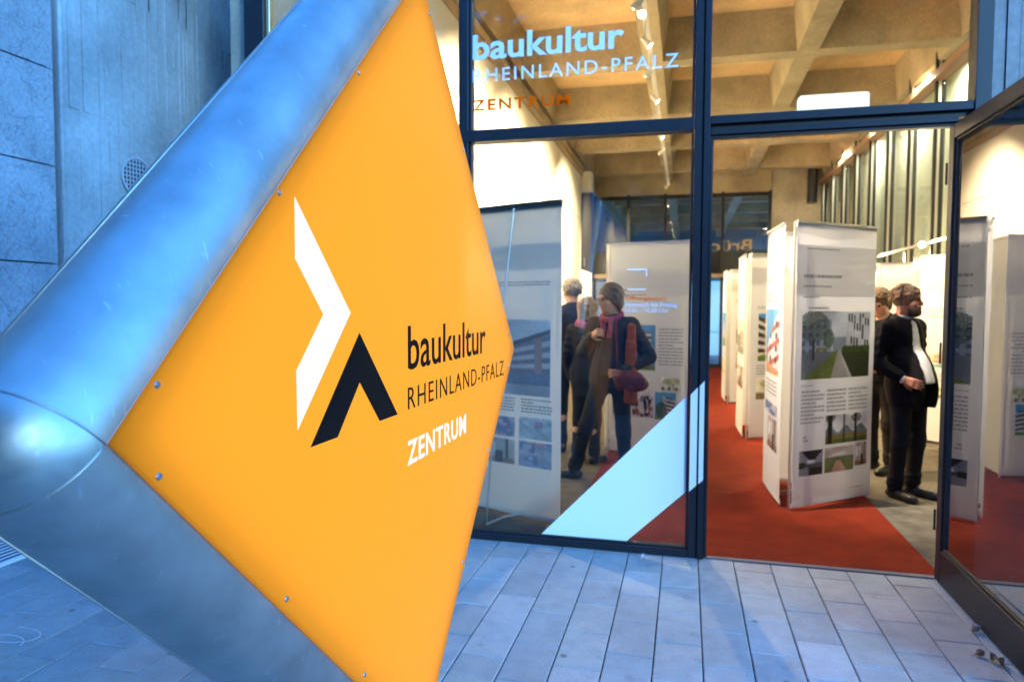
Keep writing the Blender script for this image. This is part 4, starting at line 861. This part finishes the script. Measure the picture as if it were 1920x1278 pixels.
        me.polygons.add(len(Q)); me.polygons.foreach_set('loop_start', np.arange(0, len(Q) * 4, 4, dtype=np.int32)); me.polygons.foreach_set('use_smooth', [True] * len(Q)); me.update(calc_edges=True); me.validate()
        for k in (m if isinstance(m, list) else [m]): me.materials.append(k)
        o = bpy.data.objects.new(name, me); COL.objects.link(o); o.parent = parent; return o
V3 = lambda *a: np.array(a, float)
def unit(v): v = np.array(v, float); return v / np.linalg.norm(v)
def add_hand(F, wr, d, nrm, side, curl=.5, sc_=1.0):
    """palm, four jointed fingers of unequal length and a thumb; d points from wrist to knuckles, nrm out of the palm"""
    d = unit(d); nrm = unit(np.array(nrm) - d * np.dot(nrm, d)); s = unit(np.cross(d, nrm)) * side; w_ = np.array(wr, float)
    for o in (-.026, -.009, .009, .026): F.cone(w_ + s * o * .6, w_ + d * .082 * sc_ + s * o, .015, .0125, .012)
    for o, l in ((-.030, .060), (-.010, .074), (.0105, .080), (.031, .070)):
        b = w_ + d * .085 * sc_ + s * o; a1, a2 = curl * .9, curl * 2.0; p1 = b + (d * math.cos(a1) + nrm * math.sin(a1)) * l * .5; p2 = p1 + (d * math.cos(a2) + nrm * math.sin(a2)) * l * .5
        F.cone(b, p1, .0098, .0088, .002); F.cone(p1, p2, .0088, .0072, .002)
    b = w_ + d * .03 + s * .026; p1 = b + unit(d * .7 + s * .75 + nrm * .35) * .042; p2 = p1 + unit(d + s * .15 + nrm * (.3 + curl * .5)) * .032
    F.cone(b, p1, .0145, .0115, .01); F.cone(p1, p2, .0112, .0085, .003)
def head_frame(c, yaw_, pit):
    m = Euler((0, pit, yaw_)).to_matrix(); m = np.array(m); c = np.array(c); return lambda x, y, z: c + m @ V3(x, y, z), (0, pit, yaw_)
def person(label, loc, rz, scale, J, look=(0, 0), skin=(.42, .22, .14), hair=(.08, .05, .03), jacket=None, trousers=(.012, .012, .016), shoe=(.01, .009, .009), shirt=None, hem=.78, belly=.0, beard=None, hairlen=0, open_=0, fem=False, wcut=0, res=.0075, hairfall=0, glasses=False):
    t = thing('person', label, 'person', loc, rz); t.scale = (scale,) * 3
    ms = mat('skin_%d' % int(zlib.crc32(label.encode()) % 99991), skin, .5, noise=.08, nscale=20)
    P = {k: V3(*v) for k, v in J.items()}
    sw_ = .155 if fem else .185
    hc = P['head']; H, rot = head_frame(hc, *look)
    F = Field((-.55, -.5, -.02), (.55, .5, 1.86), res)
    # trunk
    F.ell(P['pelvis'], (.115, .155 if not fem else .165, .12)); F.ell((P['pelvis'] + P['chest']) / 2 + V3(.01 + belly * .5, 0, -.02), (.10 + belly, .135 + belly * .6, .16), .05); F.ell(P['chest'], (.11, .155 if not fem else .14, .17), .05)
    F.cone(P['shL'], P['shR'], .055, .055, .06); F.cone(P['chest'] + V3(0, 0, .1), P['neck'], .075, .056, .05); F.cone(P['neck'], H(-.012, 0, -.05), .056, .056, .02)
    # head
    F.ell(H(-.008, 0, .025), (.098, .076, .100), .02, rot=rot); F.ell(H(.032, 0, -.058), (.066, .056, .066), .035, rot=rot); F.ell(H(.062, 0, -.088), (.026, .030, .022), .02, rot=rot)
    F.cone(H(.086, 0, .018), H(.107, 0, -.022), .010, .014, .012); F.ell(H(.104, .011, -.027), (.011, .008, .008), .006, rot=rot); F.ell(H(.104, -.011, -.027), (.011, .008, .008), .006, rot=rot)
    F.cone(H(.082, -.042, .036), H(.082, .042, .036), .011, .011, .015)
    for s_ in (-1, 1):
        F.ell(H(.098, s_ * .031, .012), (.014, .016, .010), .012, 's', rot=rot); F.ell(H(.058, s_ * .050, -.022), (.022, .018, .022), .02, rot=rot); F.ell(H(-.006, s_ * .077, -.008), (.020, .010, .032), .008, rot=rot); F.ell(H(.004, s_ * .086, -.006), (.009, .006, .018), .004, 's', rot=rot)
    F.ell(H(.093, 0, -.056), (.009, .022, .006), .006, rot=rot); F.ell(H(.092, 0, -.068), (.009, .019, .006), .006, rot=rot); F.cone(H(.102, -.02, -.062), H(.102, .02, -.062), .0025, .0025, .003, 's')
    # limbs
    for S_ in 'LR':
        sd = 1 if S_ == 'L' else -1
        F.cone(P['sh' + S_], P['el' + S_], .050, .040, .03); F.cone(P['el' + S_], P['wr' + S_], .040, .026, .02)
        add_hand(F, P['wr' + S_], P['hd' + S_], P['hn' + S_], sd * J.get('flip', 1), J.get('curl' + S_, (.5,))[0])
        F.cone(P['hip' + S_], P['kn' + S_], .080, .052, .04); F.cone(P['kn' + S_], P['an' + S_], .052, .034, .03); F.cone((P['kn' + S_] * .65 + P['an' + S_] * .35) + V3(-.02, 0, 0), P['kn' + S_] * .4 + P['an' + S_] * .6, .044, .036, .04)
        F.cone(P['an' + S_] + V3(-.02, 0, -.03), P['toe' + S_] * 1.0, .030, .022, .03)
    body = F.mesh('body', ms, t)
    # eyes
    for s_ in (-1, 1):
        e = MB(); c = H(.083, s_ * .031, .012); n = 10
        bm = bmesh.new(); bmesh.ops.create_uvsphere(bm, u_segments=10, v_segments=8, radius=.0115); me = bpy.data.meshes.new('eye'); bm.to_mesh(me); bm.free(); me.materials.append(mat('eye_dark', (.03, .025, .02), .2)); o = bpy.data.objects.new('eye', me); COL.objects.link(o); o.parent = body; o.location = c
    # hair
    h = Field(hc - .22, hc + .22, .0045)
    h.ell(H(-.016, 0, .036), (.109, .089, .104), .02, rot=rot)
    if hairlen: h.ell(H(-.045, 0, -.03), (.085, .088, .085 + hairlen), .03, rot=rot)
    if hairfall: h.cone(H(-.02, .08, 0), H(-.02, .075, -hairfall), .03, .02, .02); h.cone(H(-.02, -.08, 0), H(-.02, -.075, -hairfall), .03, .02, .02); h.cone(H(-.08, 0, 0), H(-.075, 0, -hairfall), .05, .04, .04)
    rl = np.random.default_rng(int(hc[2] * 1e4) + int(abs(zlib.crc32(label.encode())) % 77))
    for _ in range(20):
        a, b_ = rl.uniform(0, 6.28), rl.uniform(-.1, 1.4); q = H(-.016 + .10 * math.cos(a) * math.cos(b_), .084 * math.sin(a) * math.cos(b_), .036 + .10 * math.sin(b_)); h.ell(q, (.022, .020, .006), .020)
    for _ in range(150):
        a, b_ = rl.uniform(0, 6.28), rl.uniform(-.35, 1.4); q = H(-.016 + .108 * math.cos(a) * math.cos(b_), .090 * math.sin(a) * math.cos(b_), .036 + .104 * math.sin(b_)); q2 = H(-.030 + .116 * math.cos(a + .1) * math.cos(b_ - .32), .096 * math.sin(a + .1) * math.cos(b_ - .32), .030 + .108 * math.sin(b_ - .32)); h.cone(q, q2, .0062, .003, .007)
    h.ell(H(.115, 0, -.055), (.085, .075, .115), .012, 's', rot=rot); h.ell(H(.03, 0, -.10), (.085, .11, .075), .01, 's', rot=rot)
    if not hairlen and not hairfall:
        for s_ in (-1, 1): h.ell(H(-.002, s_ * .09, -.012), (.026, .03, .036), .008, 's', rot=rot)
        h.ell(H(-.06, 0, -.16), (.12, .12, .09), .01, 's', rot=rot)
    h.mesh('hair', mat('hair_%d' % int(zlib.crc32(label.encode()) % 99991), hair, .55, noise=.45, nscale=60, stretch=(1, 1, .25), bump=.6, bscale=120), body)
    if beard:
        b = Field(hc - .2, hc + .2, .006); b.ell(H(.040, 0, -.072), (.070, .063, .062), .02, rot=rot); b.ell(H(.098, 0, -.046), (.014, .030, .009), .008, rot=rot); b.ell(H(.075, 0, -.10), (.034, .036, .026), .02, rot=rot)
        b.ell(H(.10, 0, -.01), (.06, .07, .032), .008, 's', rot=rot); b.ell(H(.112, 0, -.063), (.022, .022, .008), .004, 's', rot=rot); b.ell(H(-.07, 0, -.05), (.10, .12, .12), .01, 's', rot=rot); b.ell(H(.0, 0, .03), (.088, .12, .06), .01, 's', rot=rot)
        b.mesh('beard', mat('beard', beard, .6, noise=.5, nscale=70), body)
    def torso(g, o, low, ex=0):
        g.ell(P['pelvis'] + V3(0, 0, .02), (.118 + o, .158 + o + (.012 if fem else 0), .13 + o)); g.ell((P['pelvis'] + P['chest']) / 2 + V3(.01 + belly * .5, 0, -.02), (.10 + belly + o, .137 + belly * .6 + o, .18), .05)
        g.ell(P['chest'], (.112 + o, .157 + o if not fem else .142 + o, .175 + o), .05); g.cone(P['shL'] + V3(0, -.01, 0), P['shR'] + V3(0, .01, 0), .057 + o, .057 + o, .06)
        g.cone(P['chest'] + V3(0, 0, .12), P['neck'] + V3(-.006, 0, -.015), .08 + o, .058 + o, .05)
        pz = P['pelvis'][2]
        if low < pz: g.ell((P['pelvis'][0] * .5 + .02 + belly * .7, 0, pz - .04), (.135 + o + belly * .8, .172 + o + belly * .3, .30), .06)
    def arm(g, o, frac=1.0):
        for S_ in 'LR':
            g.cone(P['sh' + S_], P['el' + S_], .054 + o, .046 + o, .035); e = P['el' + S_] + (P['wr' + S_] - P['el' + S_]) * frac; g.cone(P['el' + S_], e, .047 + o, .036 + o, .02)
            u = unit(P['el' + S_] - P['sh' + S_])
            for q in (.25, .5, .8): g.ell(P['sh' + S_] * (1 - q) + P['el' + S_] * q, (.056 + o, .056 + o, .018), .03)
    if shirt is not None:
        g = Field((-.45, -.45, .6), (.55, .45, 1.6), .009); torso(g, .006, .7); g.cone(P['neck'] + V3(0, 0, -.03), P['neck'] + V3(.006, 0, .018), .068, .066, .01); arm(g, .003, .97); g.clip((0, 0, 1), P['neck'][2] + .03); g.clip((0, 0, -1), -(P['pelvis'][2] + .03))
        F2 = g.mesh('shirt', mat('shirt_%d' % int(zlib.crc32(label.encode()) % 99991), shirt, .7), t)
    if jacket is not None:
        g = Field((-.5, -.5, .55), (.55, .5, 1.62), .009); torso(g, .020, hem); arm(g, .014, .90)
        if open_:
            for z in np.linspace(1.5, hem + .02, 14):
                wd = open_ * (1.0 if z > 1.1 else .8) * (.55 + .5 * (1.5 - z)); g.ell(((P['chest'][0] + .25) if z > 1.2 else .20 + belly, .0, z), (.185 if z > 1.2 else .165 + belly * .5, wd, .07), .008, 's')
        g.clip((0, 0, -1), -hem); g.clip((.45, 0, 1), P['neck'][2] + .45 * P['neck'][0] + .034)
        if not open_: g.ell(P['neck'] + V3(.05, 0, .02), (.07, .075, .05), .01, 's')
        g.mesh('jacket', mat('cloth_%d' % int(zlib.crc32(label.encode()) % 99991), jacket, .85, noise=.15, nscale=30, spec=.12, bump=.6, bscale=8, bdist=.04, stretch=(1, 1, .6)), t)
        if open_:
            for s_ in (-1, 1): pass
    g = Field((-.5, -.42, .03), (.5, .42, 1.15), .009); pz = P['pelvis']
    g.ell(pz + V3(0, 0, .01), (.122, .162 + (.012 if fem else 0), .135))
    for S_ in 'LR':
        g.cone(P['hip' + S_], P['kn' + S_], .092, .066, .05); g.cone(P['kn' + S_], P['an' + S_] + V3(0, 0, -.02), .066, .054, .03)
        for q in (.15, .8, .92): c = P['kn' + S_] * (1 - q) + P['an' + S_] * q; g.ell(c, (.064, .062, .018), .03)
    g.clip((0, 0, -1), -.045); g.mesh('trousers', mat('trouser_%d' % int(zlib.crc32(label.encode()) % 99991), trousers, .85, noise=.2, nscale=14, spec=.25), t)
    for S_ in 'LR':
        a, toe = P['an' + S_], P['toe' + S_]; g = Field(np.minimum(a, toe) - .14, np.maximum(a, toe) + .14, .007); hl = V3(a[0], a[1], 0) - unit(toe - a) * V3(1, 1, 0) * .045
        g.cone(hl + V3(0, 0, .042), V3(toe[0], toe[1], .034), .040, .036, .03); g.cone(a + V3(0, 0, .01), V3(a[0], a[1], .05), .046, .044, .03); g.ell((V3(toe[0], toe[1], .03)), (.055, .042, .034), .02); g.clip((0, 0, -1), -.002)
        g.mesh('shoe', mat('shoe_%d' % int(zlib.crc32(label.encode()) % 99991), shoe, .35), t)
    if glasses:
        gl = MB()
        for s_ in (-1, 1):
            c = [H(.108, s_ * (.033 + .021 * math.cos(q)), .010 + .016 * math.sin(q)) for q in np.linspace(0, 2 * math.pi, 15)]; gl.tube(c, .0028, 6); gl.tube([H(.106, s_ * .054, .014), H(.0, s_ * .082, .012)], .0028, 6)
        gl.tube([H(.110, -.012, .014), H(.110, .012, .014)], .0028, 6); gl.build('glasses', M_black, body)
    return t, H, P
def joints(**k):
    b = dict(pelvis=(0, 0, .93), chest=(-.005, 0, 1.29), neck=(-.01, 0, 1.475), head=(.022, 0, 1.625), shL=(-.01, .165, 1.405), shR=(-.01, -.165, 1.405), elL=(-.04, .225, 1.12), elR=(-.04, -.225, 1.12), wrL=(.06, .22, .88), wrR=(.06, -.22, .88),
             hdL=(.1, 0, -1), hdR=(.1, 0, -1), hnL=(.2, -1, 0), hnR=(.2, 1, 0), hipL=(0, .088, .90), hipR=(0, -.088, .90), knL=(.015, .10, .49), knR=(.015, -.10, .49), anL=(-.02, .105, .09), anR=(-.02, -.105, .09), toeL=(.15, .13, .035), toeR=(.15, -.13, .035))
    b.update(k); return b
NOPEOPLE = False
if not NOPEOPLE:
    # man in the doorway, seen from his right, hand in the trouser pocket
    person('bearded man in a black suit and open white shirt standing side-on', (1.79, 6.30, -.008), R(-52), 1.0,
           joints(pelvis=(-.02, 0, .93), chest=(-.06, 0, 1.29), neck=(-.075, 0, 1.475), head=(-.035, 0, 1.622), shL=(-.075, .175, 1.40), shR=(-.075, -.175, 1.40), elR=(-.14, -.25, 1.13), wrR=(.10, -.215, 1.00), hdR=(.95, .35, -.35), hnR=(.3, .9, -.2), curlR=(.35,), elL=(-.10, .24, 1.12), wrL=(-.02, .235, .88)),
           look=(.50, .06), skin=(.33, .135, .085), hair=(.13, .065, .032), jacket=(.009, .008, .009), shirt=(.72, .70, .70), trousers=(.009, .009, .011), hem=.76, belly=.032, beard=(.05, .025, .015), open_=.105)
    person('short-haired woman in a black top looking down behind the suited man', (1.83, 7.25, -.008), R(215), 1.0,
           joints(head=(.06, 0, 1.615), neck=(.0, 0, 1.475), elL=(.02, .23, 1.13), wrL=(.20, .12, .98), hdL=(.9, -.5, .1), hnL=(0, -.6, 1), elR=(-.05, -.24, 1.12), wrR=(.10, -.21, .90)),
           look=(.3, .55), skin=(.62, .30, .18), hair=(.16, .085, .035), jacket=(.008, .008, .009), trousers=(.02, .017, .014), hem=.86, fem=True, hairlen=.02)
    # group behind the left window
    wt, WH, WP = person('woman with glasses in a grey jacket and dark jeans holding a red bag', (-.63, 6.18, -.008), R(250), 1.0,
           joints(chest=(0, 0, 1.29), head=(.035, -.01, 1.63), shL=(-.01, .18, 1.40), shR=(-.01, -.175, 1.40), elR=(.0, -.285, 1.15), wrR=(.175, -.11, 1.31), hdR=(.35, .8, .35), hnR=(-.8, .3, -.3), curlR=(1.0,), elL=(-.06, .33, 1.13), wrL=(.15, .17, 1.00), hdL=(.35, -.9, -.1), hnL=(-.9, -.35, 0), curlL=(.8,),
                  hipR=(.01, -.09, .90), knR=(.07, -.21, .50), anR=(.08, -.33, .09), toeR=(.15, -.48, .035), hipL=(0, .09, .90), knL=(.0, .12, .49), anL=(-.03, .13, .09), toeL=(.12, .17, .035)),
           look=(-.62, .16), skin=(.44, .20, .11), hair=(.10, .055, .03), jacket=(.036, .034, .036), shirt=(.02, .018, .018), trousers=(.014, .015, .020), hem=.86, fem=True, hairlen=.01, open_=.085, glasses=True)
    g = Field((-.25, -.25, 1.28), (.28, .25, 1.58), .008)
    for a in np.linspace(0, 6.28, 22): g.ell((-.0 + .085 * math.cos(a) + .012, .088 * math.sin(a), 1.485 - .035 * math.cos(a)), (.022, .022, .020), .02)
    g.cone((.10, .04, 1.44), (.125, .03, 1.30), .020, .024, .02); g.cone((.10, -.05, 1.44), (.125, -.02, 1.35), .018, .02, .02)
    g.mesh('scarf', mat('pink_scarf', (.30, .03, .075), .85, noise=.4, nscale=30), wt)
    for S_ in 'LR':
        q = WP['wr' + S_]; e = WP['el' + S_]; u = unit(e - q); MB().tube([q + u * .005, q + u * .05], [.037, .042], 14, caps=False).build('cuff', mat('cuff_white', (.78, .76, .74), .8), wt, smooth=True)
    bgT = thing('handbag', 'crimson shoulder bag held at the hip by the woman with glasses', 'bag', (-.45, 5.97, .93), R(8))
    g = Field((-.26, -.14, -.14), (.26, .14, .22), .008); g.ell((0, 0, 0), (.13, .070, .085), .02); g.ell((.05, 0, -.03), (.11, .065, .07), .03); g.ell((-.08, -.01, .03), (.05, .055, .05), .02)
    for k in range(14): g.ell((random.uniform(-.12, .12), random.choice((-1, 1)) * .05, random.uniform(-.07, .07)), (.03, .022, .04), .02)
    g.clip((0, 0, 1), .085); g.mesh('pouch', mat('crimson', (.13, .006, .016), .6, noise=.35, nscale=22), bgT)
    MB().tube([(-.10, .02, .06), (-.11, .03, .22), (-.12, .06, .36), (-.12, .12, .52)], .010, 8).build('strap', MATS['crimson'], bgT, smooth=True)
    ct = thing('coat', 'rust-coloured coat carried between the woman with glasses and her red bag', 'coat', (-.45, 6.03, 0))
    g = Field((-.2, -.2, .55), (.2, .2, 1.5), .009); g.cone((.0, .02, 1.38), (.0, 0, 1.0), .038, .050, .03); g.cone((0, 0, 1.0), (.02, 0, .74), .052, .040, .04)
    for k in range(9): a = k * .7; g.cone((.03 * math.cos(a), .03 * math.sin(a), 1.25), (.045 * math.cos(a + .3), .045 * math.sin(a + .3), .74), .013, .016, .015)
    g.clip((0, 0, -1), -.68); g.mesh('cloth', mat('rust_cloth', (.26, .045, .012), .85, noise=.3, nscale=20), ct)
    person('grey-haired man in a navy suit with his back turned behind the shaded banner', (-1.19, 7.42, -.008), R(112), 1.06,
           joints(), look=(.25, .05), skin=(.50, .27, .19), hair=(.16, .14, .13), jacket=(.010, .014, .032), shirt=(.6, .6, .62), trousers=(.010, .013, .026), hem=.80)
    mt, _, _ = person('fair-haired person in a dark coat and pink scarf between the two others', (-.95, 6.9, -.008), R(70), .94,
           joints(), look=(-.4, .15), skin=(.55, .30, .2), hair=(.34, .21, .11), jacket=(.016, .018, .03), trousers=(.012, .014, .022), hem=.72, fem=True, hairfall=.16)
    g = Field((-.25, -.25, 1.30), (.25, .25, 1.58), .009)
    for a in np.linspace(0, 6.28, 20): g.ell((.095 * math.cos(a), .095 * math.sin(a), 1.475 + .02 * math.sin(3 * a)), (.038, .038, .042), .02)
    g.mesh('scarf', mat('rose_scarf', (.40, .07, .12), .85, noise=.4, nscale=25), mt)

# ------------------------------------------------------------------ dry leaves on the paving
def leaf(label, x, y, s, col, seed, rz):
    rr = random.Random(seed); t = thing('dry_leaf', label, 'leaf', (x, y, .002), rz); v, f = [], []; NU, NV = 10, 6
    for i in range(NU + 1):
        u = i / NU; wd = math.sin(math.pi * min(1, u * .97 + .03)) ** .7 * (.42 + .13 * math.sin(u * 19 + seed))
        for j in range(NV + 1):
            q = j / NV * 2 - 1; v.append((s * (u - .5), s * wd * q * .8, s * (.10 + .34 * q * q + .22 * math.sin(u * 5 + q * 3 + seed) + .05 * rr.random())))
    mz = min(p[2] for p in v); v = [(a, b, c - mz) for a, b, c in v]
    f = [(i * (NV + 1) + j, i * (NV + 1) + j + 1, (i + 1) * (NV + 1) + j + 1, (i + 1) * (NV + 1) + j) for i in range(NU) for j in range(NV)]
    m = mat('leaf_%d' % seed, col, .8, noise=.4, nscale=60)
    me = MB().add(v, f).build('blade', m, t, smooth=True); sm = me.modifiers.new('thick', 'SOLIDIFY'); sm.thickness = .0012
    MB().tube([(-s * .5, 0, s * .2), (-s * .75, s * .05, s * .12), (-s * .95, s * .02, .004)], .0016, 5).build('stalk', m, t)
leaf('pale curled dry leaf on the paving beside the open door', 1.375, 3.70, .055, (.62, .46, .36), 3, .7)
leaf('brown crumpled dry leaf nearest the bottom right corner', 1.345, 3.385, .060, (.22, .14, .07), 5, 2.2)
leaf('broken brown leaf scrap touching the crumpled leaf at bottom right', 1.30, 3.44, .04, (.30, .19, .10), 8, .2)
leaf('small whitish leaf scrap by the bottom rail of the window', -.234, 4.29, .035, (.60, .58, .52), 12, 1.2)
